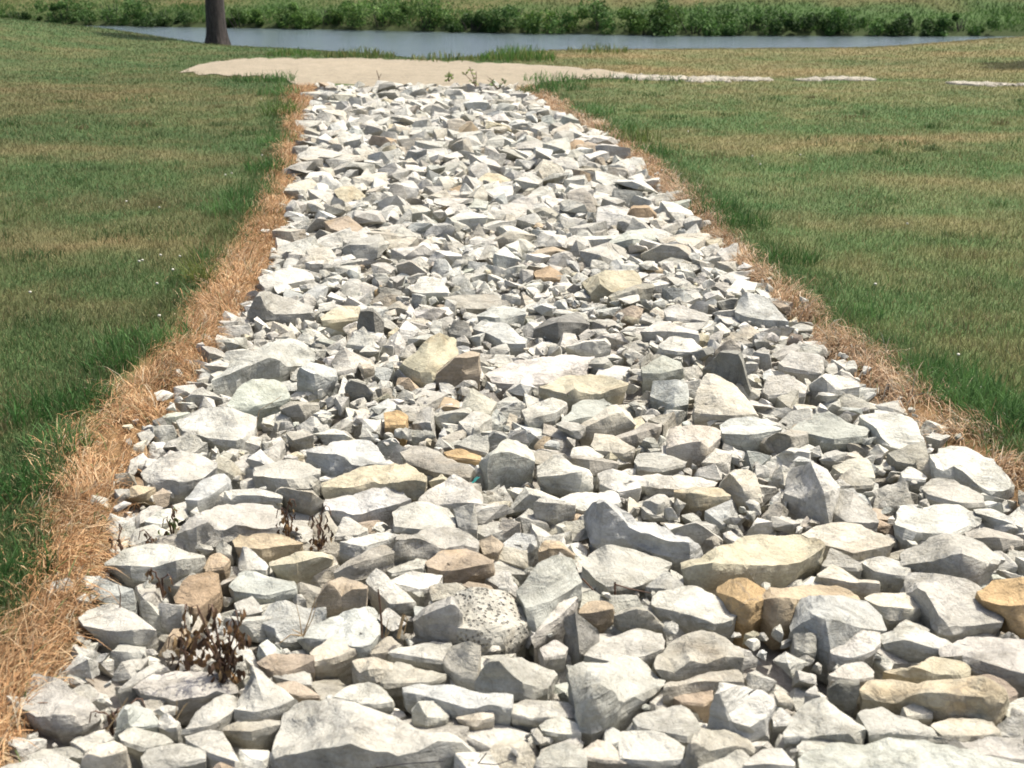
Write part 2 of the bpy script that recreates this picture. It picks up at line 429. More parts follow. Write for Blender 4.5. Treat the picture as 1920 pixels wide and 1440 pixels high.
TRACES = '''
g|weathered grey wedge of stone at the near left corner against the straw|the corner wedge|15,1322 40,1300 65,1264 95,1264 130,1290 185,1325|15,1323 45,1330 75,1347 110,1340 140,1345 186,1330|20,1328 75,1354 110,1362 155,1360 187,1340
g|||150,1160 175,1140 200,1130 240,1145 275,1165 292,1178|155,1172 190,1182 225,1185 250,1180 270,1180 292,1181|175,1192 200,1197 230,1202 255,1205 285,1194
w|||250,1290 290,1265 340,1257 420,1263 440,1283||262,1300 330,1312 400,1303 445,1300
g|||215,1300 250,1268 300,1240 318,1252||222,1302 245,1295 300,1262 318,1258
b|||225,1330 240,1322 280,1328 298,1355|219,1352 236,1325 244,1362 270,1362 298,1358|213,1383 240,1372 260,1370 295,1364
w|||300,1345 312,1335 335,1350||297,1362 318,1372 330,1370 337,1360
g|||224,1380 245,1362 300,1375 328,1390||228,1395 275,1410 320,1398
w|||130,1392 170,1375 195,1366 212,1385||135,1398 160,1415 190,1405 212,1390
c|pale block with a dark shaded front at the bottom edge|the dark-fronted block|160,1412 175,1400 215,1384 235,1400|155,1425 165,1412 190,1420 215,1415 236,1405|152,1442 180,1447 215,1442 237,1432
g|||50,1418 80,1404 130,1400 156,1412||55,1425 100,1428 155,1420
g|||0,1438 50,1425 110,1415 150,1435||0,1462 150,1457
g|||265,1420 285,1402 340,1395 385,1408||268,1440 330,1440 385,1428
w|||345,1380 390,1368 415,1370 440,1405 450,1430||350,1398 390,1420 440,1438
g|||345,1370 375,1330 400,1305 440,1300 445,1330||340,1378 395,1372 430,1350 445,1335
g|largest grey boulder of all, lying across the bottom edge|the huge front boulder|492,1400 515,1340 540,1310 600,1308 660,1320 740,1345 830,1375 880,1395 898,1410|500,1420 540,1415 600,1410 640,1400 680,1395 730,1410 765,1428 790,1402 815,1390 860,1396 898,1412|500,1430 560,1447 650,1457 770,1452 850,1428 897,1422
g|pointed grey stone standing upright behind the huge front boulder|the pointed upright stone|440,1330 455,1290 470,1246 490,1255 530,1290 560,1315||440,1345 480,1350 520,1340 555,1325
d|||418,1365 440,1355 530,1350|418,1370 470,1372 510,1362 530,1358|425,1378 470,1390 490,1385 525,1370
t|flat reddish brown slab behind the pointed upright stone|the flat brown slab|482,1242 520,1222 560,1225 588,1228|482,1244 510,1262 550,1256 590,1237|490,1250 512,1272 550,1266 590,1260
t|brown sliver of stone tucked beside the pointed upright stone||515,1280 545,1275 580,1290 600,1305||530,1300 560,1310 598,1308
g|||512,1268 560,1257 583,1262||520,1275 560,1285 585,1288
b|||490,1165 505,1135 530,1126 575,1140 610,1140|490,1168 520,1180 555,1185 600,1172 612,1150|495,1178 525,1195 555,1194 608,1174
b|smooth blue-grey slab with a black twig lying on it|the smooth blue-grey slab|560,1200 605,1165 640,1148 670,1139 705,1143 712,1190||575,1210 625,1212 665,1227 690,1227 715,1195
c|||582,1225 620,1195 670,1182 680,1205|585,1240 620,1235 660,1220 680,1208|590,1250 630,1244 665,1230 682,1215
d|||690,1225 715,1200 732,1191 752,1210||695,1232 720,1230 750,1218
c|||662,1238 700,1232 738,1242|660,1240 672,1262 690,1255 735,1256|660,1262 675,1277 710,1282 735,1264
w|rounded white lump behind the huge front boulder|the white lump|622,1310 650,1285 690,1279 720,1290 735,1320||630,1315 660,1320 700,1328 735,1325
d|||715,1280 725,1255 745,1238 790,1255 835,1265||720,1290 760,1287 810,1287 832,1275
w|||720,1225 790,1205 815,1199 850,1208 848,1235||740,1232 790,1240 845,1248
b|long blue-grey slab lying beside the white lump|the long blue-grey slab|755,1290 790,1280 850,1290 960,1305|757,1298 800,1306 850,1320 880,1330 920,1325 960,1328|765,1327 800,1325 860,1347 880,1347 960,1347
c|||855,1345 890,1328 925,1325|855,1348 900,1350 925,1345|865,1356 890,1363 925,1354
w|||772,1330 785,1310 820,1318 845,1345|772,1335 783,1313 800,1345 845,1347|775,1354 800,1360 845,1352
g|rounded grey boulder with a dark arched front face|the dark arched boulder|900,1270 920,1240 960,1222 1010,1235 1045,1265|893,1275 915,1242 935,1240 960,1265 985,1285 1025,1292|893,1292 915,1302 960,1310 995,1312 1025,1300
c|||833,1240 845,1212 880,1203 900,1212||835,1260 860,1280 893,1290
p|white rock riddled with small dark pits|the pitted white rock|840,1160 850,1110 890,1100 950,1110 985,1140 990,1165|842,1175 880,1180 930,1185 990,1170|850,1202 900,1217 950,1217 990,1187
g|||772,1160 800,1140 850,1116 862,1150|775,1165 805,1150 850,1130 866,1152|790,1192 810,1202 845,1207 868,1202
t|brown block split by a dark cleft, behind the smooth blue-grey slab|the cleft brown block|592,1120 620,1080 650,1085 688,1100|592,1126 618,1092 640,1120 660,1105 688,1104|600,1152 640,1147 685,1147
w|||688,1090 705,1068 740,1095 780,1130||700,1115 735,1145 778,1140
s|grey-green speckled rock with a dark crusted underside|the speckled rock|970,1110 1005,1060 1040,1042 1075,1050 1090,1085|985,1140 1040,1125 1090,1092|990,1182 1010,1187 1045,1155 1085,1122
w|thin pale slab leaning up against the speckled rock||995,1200 1040,1130 1075,1108 1085,1120||1000,1205 1040,1178 1075,1143
o|||1085,1145 1105,1128 1135,1125 1155,1135|1086,1150 1110,1150 1135,1145 1155,1140|1090,1162 1120,1172 1150,1167
k|dark splintered chunk of shale standing on end|the dark shale chunk|1060,1160 1080,1150 1105,1165 1122,1185||1062,1200 1085,1237 1105,1222 1122,1202
d|||1150,1150 1185,1137 1215,1143 1245,1172|1150,1153 1185,1141 1215,1146 1245,1174|1165,1180 1200,1182 1245,1179
w|broad bright white wedge between the shale chunk and the golden block|the broad white wedge|1215,1130 1240,1105 1300,1100 1375,1135 1385,1150||1230,1150 1290,1165 1340,1182 1370,1177 1385,1157
g|||1092,1230 1130,1200 1200,1178 1250,1190 1245,1220||1100,1245 1160,1250 1215,1240 1245,1225
d|domed grey-beige boulder with an undercut front|the domed boulder|1228,1240 1260,1205 1310,1183 1350,1190 1390,1225|1230,1255 1265,1262 1295,1240 1320,1250 1350,1232 1392,1234|1245,1274 1290,1272 1340,1266 1390,1260
w|||1010,1215 1040,1200 1065,1215||1020,1240 1060,1232
w|tilted white slab overhanging a black hollow|the overhanging slab|1060,1245 1100,1240 1200,1232 1225,1255 1250,1275|1090,1358 1105,1310 1118,1283 1145,1297 1160,1323 1195,1305 1250,1278|1088,1372 1100,1377 1135,1362 1170,1335 1210,1310 1248,1285
g|||1187,1350 1200,1340 1270,1320 1300,1335 1318,1360||1195,1372 1240,1382 1290,1392 1315,1377
d|||1250,1280 1320,1262 1390,1255 1395,1275|1245,1290 1310,1277 1395,1279|1245,1312 1300,1302 1340,1294 1395,1292
t|||1262,1308 1310,1293 1338,1295||1275,1320 1320,1325 1338,1315
w|tall upright pale block with a dark left side|the tall pale block|1340,1300 1350,1282 1400,1285 1440,1310 1448,1340|1324,1362 1335,1310 1346,1290 1356,1345 1400,1365 1446,1345|1322,1374 1350,1382 1400,1392 1450,1377
d|brownish rock with a rough dark left end at the bottom edge||1285,1395 1310,1362 1360,1370 1405,1385 1415,1405|1278,1430 1295,1387 1330,1408 1380,1398 1415,1408|1275,1447 1310,1447 1360,1420 1415,1413
w|||1160,1390 1165,1372 1240,1372 1285,1400||1160,1430 1230,1437 1280,1432
g|||1310,1435 1350,1405 1385,1398 1412,1425||1310,1452 1410,1452
w|||1395,1430 1430,1402 1465,1405 1490,1430|1395,1435 1440,1432 1490,1436|1395,1454 1490,1454
w|||960,1320 985,1310 1080,1320 1085,1345||960,1345 1010,1352 1085,1352
w|||1010,1360 1050,1342 1080,1355||1015,1375 1060,1384 1090,1380
g|||1000,1430 1030,1395 1070,1392 1100,1410||1000,1447 1100,1447
c|||1085,1410 1120,1388 1142,1392||1095,1425 1140,1432 1180,1432
b|blue-grey cube with a dark triangular front face|the blue-grey cube|1480,1180 1490,1125 1530,1118 1620,1125 1650,1150 1660,1180|1482,1185 1530,1155 1605,1178 1660,1183|1490,1195 1530,1217 1555,1232 1580,1222 1655,1192
W|bright white triangular stone in front of the blue-grey cube|the bright white triangle|1558,1220 1590,1190 1610,1172 1645,1180 1650,1205||1560,1237 1595,1245 1640,1230 1652,1212
g|||1488,1190 1510,1186 1530,1185||1490,1222 1510,1232 1530,1230
o|long orange-brown bar of stone beside the golden block|the orange-brown bar|1430,1115 1445,1100 1520,1100 1600,1105 1612,1122|1430,1125 1470,1120 1500,1125 1610,1128|1428,1150 1450,1172 1480,1167 1520,1142 1605,1138
O|golden orange block between white wedge and brown bar|the golden block|1345,1100 1370,1085 1400,1083 1435,1105|1343,1110 1375,1120 1400,1135 1432,1125|1345,1130 1385,1167 1405,1174 1432,1152
c|cream slab with a dark square-cut front edge|the square-cut cream slab|1622,1122 1640,1112 1710,1112 1730,1135|1625,1126 1650,1137 1700,1142 1730,1138|1635,1144 1665,1164 1705,1163 1728,1153
g|big smooth grey slab tilted beside the square-cut cream slab|the big tilted slab|1695,1110 1705,1075 1760,1070 1830,1095 1880,1160|1697,1115 1730,1102 1755,1142 1770,1176 1820,1174 1878,1168|1700,1127 1730,1152 1765,1187 1820,1184 1876,1177
O|orange-stained stone cut off by the right edge|the orange-stained stone|1832,1110 1860,1088 1920,1080 1945,1090|1840,1125 1890,1137 1945,1130|1870,1162 1920,1192 1945,1185
g|||1675,1180 1700,1160 1745,1180||1680,1188 1740,1188
w|||1650,1190 1690,1178 1720,1175 1790,1205|1655,1208 1700,1200 1760,1218 1790,1212|1660,1214 1700,1222 1760,1227 1790,1222
g|long flat grey slab running off the right edge|the edge slab|1762,1215 1830,1200 1920,1197 1950,1205|1770,1230 1810,1232 1870,1250 1950,1270|1800,1238 1820,1257 1880,1277 1950,1295
y|yellow-stained white rock behind the long tan rock||1660,1260 1720,1240 1760,1230 1800,1235 1820,1255|1690,1265 1710,1250 1760,1265 1820,1262|1695,1270 1740,1277 1820,1272
y|long lumpy tan rock with a shaded brown front|the long tan rock|1612,1290 1640,1272 1720,1275 1830,1270 1870,1280 1890,1310|1612,1300 1680,1310 1730,1300 1800,1302 1870,1297 1892,1318|1615,1312 1690,1322 1745,1343 1800,1350 1870,1354 1890,1332
t|||1830,1270 1850,1262 1890,1275 1908,1300||1850,1300 1880,1322 1905,1312
c|||1692,1325 1730,1309 1748,1322||1700,1347 1748,1347
w|||1555,1265 1580,1247 1620,1240 1640,1258||1560,1275 1600,1280 1638,1275
k|small dark block beside the long tan rock||1555,1290 1570,1275 1610,1275|1553,1292 1575,1280 1610,1278|1555,1314 1585,1317 1608,1312
g|broad grey pyramid of stone near the tall pale block|the grey pyramid|1470,1375 1500,1325 1540,1305 1600,1350 1630,1365|1470,1383 1520,1380 1590,1377 1628,1366|1472,1394 1540,1390 1600,1397 1625,1380
W|||1448,1340 1465,1325 1488,1345||1450,1362 1480,1360
g|||1610,1340 1650,1322 1700,1345 1790,1385||1630,1385 1700,1390 1780,1395
c|||1745,1360 1780,1345 1860,1350 1880,1370|1765,1378 1830,1380 1878,1375|1770,1387 1840,1390 1875,1387
g|||1870,1360 1890,1345 1920,1345||1875,1385 1920,1385
v|wide greenish white slab along the bottom edge|the greenish slab|1490,1420 1550,1395 1640,1385 1740,1390 1850,1425 1920,1440||1490,1475 1700,1480 1900,1480
w|||1495,1400 1510,1383 1560,1383 1580,1400||1498,1415 1560,1418 1580,1402
k|||1760,1405 1790,1385 1825,1415||1770,1420 1820,1427
g|||1790,1390 1850,1385 1920,1380||1830,1420 1920,1432
w|cracked blue-white rock at the edge of the straw|the cracked edge rock|258,885 300,860 340,847 380,850 405,870|262,892 290,896 340,905 380,898 404,878|265,907 290,917 340,922 380,910 400,895
b|||345,935 380,900 415,888 430,895||348,945 370,947 400,934 430,912
w|||420,920 440,918 490,915 530,930|420,922 432,940 445,928 490,930 530,935|422,952 460,950 525,948
g|wide ridged block with dark stepped front by the dead weeds|the ridged block|335,1000 375,960 430,945 500,942 530,960 535,985|335,1005 365,987 390,978 412,1000 440,982 500,987 535,990|335,1027 370,1034 410,1020 460,1008 530,998
w|||270,975 300,955 325,952 330,965||275,985 300,988 328,982
w|long pale stone at the straw edge above the brown boulder||195,1055 230,1035 260,1022 320,1025 385,1040|195,1060 250,1060 285,1065 330,1052 385,1045|205,1072 250,1087 290,1084 330,1087 385,1064
T|rounded brown boulder behind the tall dead weed|the brown boulder|325,1120 345,1085 385,1070 412,1075 412,1110||330,1142 370,1152 405,1127
o|||380,1065 395,1040 412,1034 430,1050||385,1072 420,1068
o|flat apricot stone near the pair of dead weeds|the apricot stone|437,1015 450,1000 500,998 570,1015|440,1025 490,1030 520,1024 572,1020|445,1042 490,1050 540,1037 570,1032
g|||405,1025 418,1010 435,1025||408,1042 435,1044
w|||447,1050 455,1022 470,1030 505,1062||450,1077 500,1077
b|||432,1100 450,1070 500,1068 550,1085||440,1117 500,1124 555,1112
y|long ochre stone with a shaded front, in the middle of the channel|the long ochre stone|604,910 650,885 690,872 770,870 798,895|605,915 660,915 700,905 745,906 798,905|610,937 660,930 700,922 760,927 790,932
B|bluish white rock right behind the long ochre stone|the bluish white rock|572,842 610,838 660,823 710,835 738,862|573,848 610,850 640,852 660,872 738,868|575,870 610,884 625,892 680,884 738,876
B|broad bluish white slab in front of the long ochre stone|the bluish white slab|600,940 650,925 710,905 750,915 773,938||610,965 670,970 740,955 772,944
g|||470,880 535,862 575,870 600,880|475,892 540,898 598,890|480,907 540,917 585,917 598,902
d|||517,920 530,912 585,920 610,940|517,923 530,914 585,925 610,942|525,937 560,950 585,957 608,947
w|||735,960 760,945 790,940 840,950 860,985||742,997 790,1002 855,997
g|big pale block with a dark front band and rounded back|the dark-banded block|742,1005 760,1000 850,990 890,1005 903,1025|742,1012 790,1010 830,1032 870,1022 902,1030|738,1057 790,1050 835,1042 900,1044
d|grey-brown slab propped in front of the dark-banded block||628,1070 680,1035 720,1018 740,1030|626,1075 670,1055 740,1037|630,1087 665,1090 700,1078 738,1064
w|||637,1015 660,1008 720,1000 750,1003|637,1016 660,1020 680,1024 720,1015|637,1042 665,1044 690,1038 720,1024
w|||630,1000 645,968 690,990||630,1012 670,1010 690,1000
w|||780,935 830,905 850,890 900,920 903,945|780,940 850,944 890,942 903,946|790,950 850,952 895,962 903,954
g|||850,955 890,942 893,970||860,995 895,1002
d|||750,848 780,832 830,850 888,880||760,870 820,885 880,895
g|||852,835 880,817 915,815||858,840 900,852 915,854
O|small orange-streaked sliver of stone near the teal twine||832,848 855,840 903,855||840,860 900,867
g|big grey boulder beside the scrap of teal twine|the twine boulder|897,870 920,845 955,820 985,830 1005,860|897,872 915,852 950,846 985,858 1004,866|900,882 915,907 945,897 1000,890
t|||797,1055 830,1030 870,1028 925,1050|800,1062 840,1070 880,1064 925,1058|800,1072 840,1084 880,1080 925,1072
t|||897,1015 920,1002 945,1020||905,1040 935,1042
W|||728,1090 770,1072 830,1078||740,1100 790,1112 825,1096
w|||725,1070 770,1045 800,1050||735,1080 795,1070
y|flat yellow-grey slab lying just in front of the apricot stone||505,1055 560,1035 600,1035 625,1045|507,1062 560,1055 600,1044 624,1050|515,1072 555,1080 600,1066 622,1057
B|great wedge with a sunlit white slope and dark grey face|the great wedge|1097,960 1110,945 1128,932 1200,970 1280,1005 1322,1025|1100,965 1127,936 1160,962 1185,1000 1220,1000 1260,1012 1290,1012 1322,1032|1100,992 1115,1024 1180,1022 1240,1042 1290,1050 1320,1043
y|big cream slab with a long dark overhung edge|the big cream slab|1282,1060 1340,1030 1400,1005 1500,1000 1548,1015|1282,1070 1330,1057 1380,1057 1440,1062 1500,1055 1546,1025|1282,1092 1300,1107 1350,1102 1440,1087 1500,1078 1545,1062
g|||1090,1060 1110,1035 1140,1018 1210,1035 1260,1055|1090,1067 1130,1100 1180,1098 1225,1082 1260,1061|1095,1087 1130,1110 1160,1108 1220,1093 1258,1068
o|small orange-brown block near the speckled rock||1010,1030 1020,1014 1050,1015 1078,1040|1010,1034 1030,1028 1055,1028 1077,1042|1010,1052 1035,1057 1075,1051
s|||1210,1100 1248,1068 1290,1100||1212,1107 1290,1117
w|||1000,945 1020,930 1040,938 1080,945|1002,942 1040,943 1078,948|1003,972 1040,972 1080,964
w|||1045,935 1090,920 1150,920 1168,938||1050,945 1100,960 1160,948
y|yellow-edged slab with a black notch beneath it||1265,920 1300,912 1350,915 1370,928|1265,925 1300,925 1340,932 1370,930|1268,944 1310,950 1365,944
c|||1350,905 1372,882 1400,880 1420,890 1430,930|1345,915 1370,887 1390,912 1425,934|1347,917 1380,934 1410,947 1428,942
w|||1008,875 1045,850 1075,870 1110,885 1113,910|1010,895 1060,890 1095,884 1113,912|1020,912 1060,917 1085,922 1112,917
w|||1122,890 1150,878 1180,885 1203,915||1125,915 1160,930 1200,922
d|||1062,855 1100,855 1160,868|1064,858 1100,862 1158,870|1070,874 1110,892 1155,884
c|||1250,840 1255,800 1300,795 1350,805 1352,815|1250,842 1275,832 1310,827 1330,840 1352,820|1252,852 1290,862 1325,860 1345,843
g|||1188,865 1200,848 1240,848 1290,865||1195,880 1240,885 1285,875
w|||1140,890 1200,890 1300,895 1345,905||1150,905 1210,912 1270,918 1340,912
d|||1150,820 1200,800 1240,795|1160,824 1200,812 1240,800|1165,832 1210,828 1238,808
c|||1108,835 1115,812 1150,815 1190,838||1115,850 1170,857 1190,847
W|white craggy rock above a dark brown shaded face|the craggy white rock|1470,915 1480,880 1520,866 1550,880 1575,910|1472,925 1500,936 1520,935 1550,922 1575,915|1475,937 1500,956 1560,984 1575,955
g|||1545,940 1550,918 1600,920 1640,960 1650,980||1560,970 1590,990 1640,992
W|wide bright white slab near the straw|the wide white slab|1680,980 1692,945 1800,945 1838,965|1680,985 1720,1000 1780,1003 1838,975|1680,1002 1700,1017 1790,1009 1838,982
W|long white slab at the channel edge below the dry straw|the white edge slab|1742,850 1760,838 1800,838 1860,860 1905,910|1745,860 1760,888 1790,874 1810,886 1840,915 1860,921 1905,912|1755,897 1795,897 1840,922 1860,928 1905,920
g|||1727,915 1745,897 1790,897 1845,930||1740,935 1800,952 1845,950
c|||1500,1000 1540,985 1600,980 1690,1020||1540,1030 1600,1045 1680,1032
g|large rounded boulder with deep strata in its shaded front|the strata boulder|1690,1040 1720,1015 1780,1000 1830,1010 1870,1050|1695,1060 1760,1050 1800,1037 1835,1052 1868,1060|1710,1067 1760,1082 1820,1100 1860,1088
w|||1615,1055 1650,1042 1710,1060||1640,1077 1700,1087 1715,1072
g|||1540,1060 1560,1025 1620,1060||1545,1068 1615,1072
c|||1530,1075 1560,1060 1620,1085 1650,1090|1532,1080 1580,1090 1650,1094|1540,1092 1575,1107 1650,1114
d|||1572,895 1595,877 1640,905||1580,918 1635,915
c|||1560,875 1590,860 1630,860 1640,890||1575,892 1640,902
d|||1665,850 1700,835 1735,828 1740,850||1680,872 1730,882 1740,867
c|||1718,865 1728,857 1748,862||1722,887 1750,894
W|||1688,885 1705,873 1740,895||1692,900 1735,904
w|||1825,955 1860,953 1920,985|1830,962 1870,972 1920,990|1845,977 1920,1002
d|||1810,1000 1840,985 1920,1012|1815,1010 1870,1007 1918,1015|1830,1022 1880,1032 1918,1022
g|long blocky boulder with a blackened front, at the straw edge|the blackened boulder|395,710 450,670 520,640 558,627 585,655 590,675|393,715 440,695 480,682 515,670 530,688 560,688 590,678|398,740 440,734 480,718 520,710 560,694 590,684
g|||468,585 487,545 530,555 590,575|465,585 486,548 500,588 540,590 590,585|465,597 500,600 590,596
w|||485,520 550,498 580,510 590,525||490,545 560,535 590,530
w|broad flat pale slab half buried beside the dry straw|the flat straw-side slab|330,790 375,765 430,762 480,785||345,820 390,832 450,837 480,812
v|||425,760 465,710 530,715 545,745||430,772 480,770 540,757
b|||556,700 580,680 630,690 632,710|555,705 560,687 585,702 632,706|556,722 590,730 630,715
w|||620,680 645,648 690,680||630,705 665,700 688,687
w|||650,640 682,612 710,650||650,652 710,660
k|upright dark grey block near the small pale pyramid||668,610 675,580 700,578 718,600|668,612 676,583 700,584 718,604|670,620 705,634 718,627
y|||600,595 640,572 675,575||605,607 670,600
k|||647,725 655,710 685,718 700,735|647,727 656,713 685,721 700,737|648,740 695,744
d|||525,765 550,752 598,755|528,768 560,757 597,760|545,780 570,780 597,768
y|smooth cream slab perched on a brown block|the smooth cream slab|755,680 790,645 820,628 855,632 860,660|757,684 785,698 815,700 840,677 860,664|745,692 780,714 810,720 840,704 858,684
t|brown and white block under the smooth cream slab|the brown and white block|818,700 850,668 880,660 900,662|818,703 853,670 870,672 898,667|815,722 865,724 898,718
B|bluish white twisted stone beside the smooth cream slab||885,615 910,600 950,610 990,635||890,625 930,640 945,652 985,652
k|||840,620 850,600 880,605||845,632 885,640
k|dark brown-grey wedge lying in the middle of the channel|the dark wedge|1000,615 1040,595 1085,580 1105,605|1000,618 1050,602 1105,609|1003,626 1050,635 1100,620
w|pale slab with a long dark front behind the wide pale slab|the dark-edged slab|1060,650 1100,635 1135,630 1145,645|1062,650 1130,635 1145,648|1085,662 1120,663 1145,658
b|||895,590 940,572 985,580|895,592 930,598 985,590|900,600 940,608 982,602
y|||1090,530 1130,505 1190,510 1200,530|1105,550 1125,532 1150,550 1200,536|1105,558 1150,556 1200,543
d|||1140,555 1190,535 1225,532|1142,558 1195,542 1225,540|1150,567 1200,561 1222,553
w|wide low pale slab in front of the dark-edged slab|the wide pale slab|905,700 960,680 1050,668 1115,670 1105,690||920,717 1000,722 1070,712 1100,697
y|||1012,725 1060,705 1140,705 1180,715|1015,728 1060,742 1075,728 1120,742 1180,720|1015,747 1065,760 1100,754 1165,745
c|||866,765 882,725 905,740 930,755||868,778 920,784
w|||980,770 1035,745 1062,755|985,785 1040,775 1062,760|990,794 1040,788 1062,772
s|||1045,790 1085,755 1130,745 1175,770||1050,800 1090,792 1170,777
c|pale peaked block with a dark front, in front of the striped cream block|the peaked block|1085,800 1155,755 1180,775 1190,795|1085,808 1140,782 1160,768 1188,797|1088,817 1130,818 1180,803
O|||720,775 745,768 765,780||722,802 760,802
d|||828,555 870,552 930,555 960,570||850,577 900,580 955,576
w|||770,545 790,518 825,520 845,550||780,554 840,554
d|||742,495 770,487 800,510|743,498 770,490 800,512|755,517 795,520
T|small brown stone among pale ones, well beyond the dark wedge||1000,510 1030,497 1055,515||1005,524 1050,524
b|smooth blue-grey plate jutting into the straw|the blue-grey plate|1380,580 1385,560 1400,545 1440,560 1480,605||1378,594 1400,604 1440,609 1480,610
k|dark rough triangular stone leaning on the tall cream triangle|the dark rough triangle|1318,690 1350,658 1390,657 1400,690 1407,735|1319,692 1350,661 1388,662 1406,736|1330,702 1370,724 1405,742
c|large smooth cream triangular slab tipped up|the tall cream triangle|1300,770 1315,702 1330,700 1380,725 1410,755 1425,780||1302,787 1370,792 1425,787
b|blue-grey block just left of the tall cream triangle||1220,735 1225,713 1270,710 1290,718||1220,752 1265,772 1290,767
W|white stone with a dark shaded side, beside the straw|the white dark-sided stone|1518,720 1540,700 1590,708 1612,715|1517,722 1540,704 1568,732 1612,725|1520,732 1560,742 1612,740
w|||1430,735 1435,705 1480,702 1515,725||1440,747 1510,744
w|||1460,680 1480,660 1540,660 1545,690||1470,695 1540,707
d|||1340,655 1370,632 1390,650|1340,657 1370,636 1390,652|1340,664 1390,659
W|||1360,545 1385,522 1420,530||1365,552 1415,547
k|||1345,565 1370,558 1384,558|1346,567 1370,561 1384,561|1355,580 1375,578
s|||1203,690 1240,665 1280,680 1282,705|1205,700 1240,700 1280,692|1205,717 1240,715 1280,710
W|||1230,650 1260,632 1300,635 1320,655||1240,660 1270,665 1315,662
w|||1200,615 1245,602 1310,620|1203,622 1250,620 1310,628|1210,632 1260,635 1310,640
w|||1245,580 1265,568 1330,590||1250,600 1330,607
B|bluish slab with a dark base, in front of the tall cream triangle||1352,800 1365,785 1420,783 1465,805|1352,812 1400,815 1465,808|1360,828 1400,834 1460,820
d|||1425,825 1480,803 1515,810|1430,830 1480,820 1512,815|1450,840 1490,842 1515,831
s|||1480,810 1520,775 1570,770 1640,800||1500,817 1560,832 1630,827
W|big white stone with a dark left flank at the channel edge|the dark-flanked white stone|1612,780 1640,772 1700,775 1738,820|1615,785 1640,800 1660,825 1735,828|1620,802 1650,832 1680,842 1735,837
T|rusty tan stone far up the channel near its right edge|the rusty tan stone|1060,275 1075,261 1092,262 1103,280||1060,284 1085,287 1103,284
T|pinkish brown striped block near the right verge|the striped brown block|1175,400 1185,386 1215,385 1232,400|1175,402 1185,390 1218,390 1230,404|1175,418 1200,419 1228,416
v|greenish grey block with a dark front edge|the greenish grey block|1140,455 1175,435 1215,428 1235,445|1142,458 1185,448 1235,450|1141,465 1190,468 1232,458
d|wide stone with a dark arched front, just in front of the greenish grey block|the arched grey stone|1200,475 1240,455 1290,460 1300,480|1202,476 1240,458 1270,462 1300,482|1205,484 1260,489 1296,490
d|long dark-fronted stone across the middle of the far channel|the far dark slab|925,450 955,433 1005,440|927,452 955,437 1004,442|930,459 970,461 1000,452
O|small bright orange stone among white ones|the small orange stone|702,545 712,533 720,540||704,552 719,551
y|ochre stone far up the channel|the far ochre stone|895,338 915,323 940,325 957,338||897,342 955,343
w|||838,412 870,390 915,405|840,414 875,411 915,407|850,427 910,425
k|dark grey lump in the middle of the far channel|the far grey lump|722,368 735,345 755,347 768,360||723,376 760,380 767,368
k|||890,360 900,350 930,372|890,362 905,358 930,374|895,372 925,380
c|||785,458 810,442 830,455|786,460 815,454 830,457|788,468 826,468
T|red-brown stone lying beside the far grey lump|the red-brown stone|843,355 865,347 890,355||845,362 888,362
b|||848,278 870,270 903,278|848,280 875,281 903,281|852,287 900,288
d|||662,450 690,432 760,440|664,452 690,437 758,444|668,458 720,460 757,452
v|||865,380 890,370 915,378||868,392 912,394
w|lone white stone lying out in the right-hand straw||1583,688 1590,676 1602,676 1608,688||1584,694 1606,694
g|lone grey stone lying out in the left-hand straw||370,636 380,625 392,627 398,638||372,642 396,642
g|||1485,612 1500,606 1525,612||1486,620 1523,620
'''

# ------------------------------------------------------------------ the setting
def grid_mesh(name, xs, ys, zf, mat, colf=None):
    X, Y = np.meshgrid(xs, ys)
    x, y = X.ravel(), Y.ravel()
    z = zf(x, y)
    nx, ny = len(xs), len(ys)
    i = np.arange(nx * ny).reshape(ny, nx)
    f = np.stack([i[:-1, :-1], i[:-1, 1:], i[1:, 1:], i[1:, :-1]], -1).reshape(-1, 4)
    c = colf(x, y) if colf else None
    return np_mesh(name, np.stack([x, y, z], 1), f, mat, c, smooth=True)

STRAW = np.array([0.29, 0.18, 0.085])
BED = np.array([0.34, 0.32, 0.28])

def ground_color(x, y):
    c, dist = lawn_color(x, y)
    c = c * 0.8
    yl = np.minimum(y, Y_END)
    k = sstep(0.05, -0.06, dist) * (y < Y_END + 0.25)
    c = c * (1 - k[:, None]) + STRAW * 0.62 * k[:, None]
    l, r = xs_at(EDGE_L, yl), xs_at(EDGE_R, yl)
    b = sstep(-0.03, 0.10, np.minimum(x - l, r - x)) * (y < Y_END + 0.25)
    c = c * (1 - b[:, None]) + BED * b[:, None]
    s = ys_at(SHORE, x)
    k = sstep(0.1, 0.5, y - s)[:, None]
    return c * (1 - k) + np.array([0.10, 0.075, 0.045]) * k

xs = np.concatenate([np.linspace(-70, -14, 40), np.linspace(-13.6, -5, 36), np.linspace(-4.9, 5, 140), np.linspace(5.2, 17, 48), np.linspace(17.5, 70, 36)])
ys = np.concatenate([np.linspace(-8, 0.8, 14), np.linspace(1, 9, 100), np.linspace(9.12, 32, 150), np.linspace(32.3, 36, 8)])
tag(grid_mesh('lawn', xs, ys, terrain, M_soil, ground_color), 'mown lawn with green and parched bands either side of the stones', 'lawn', kind='structure')

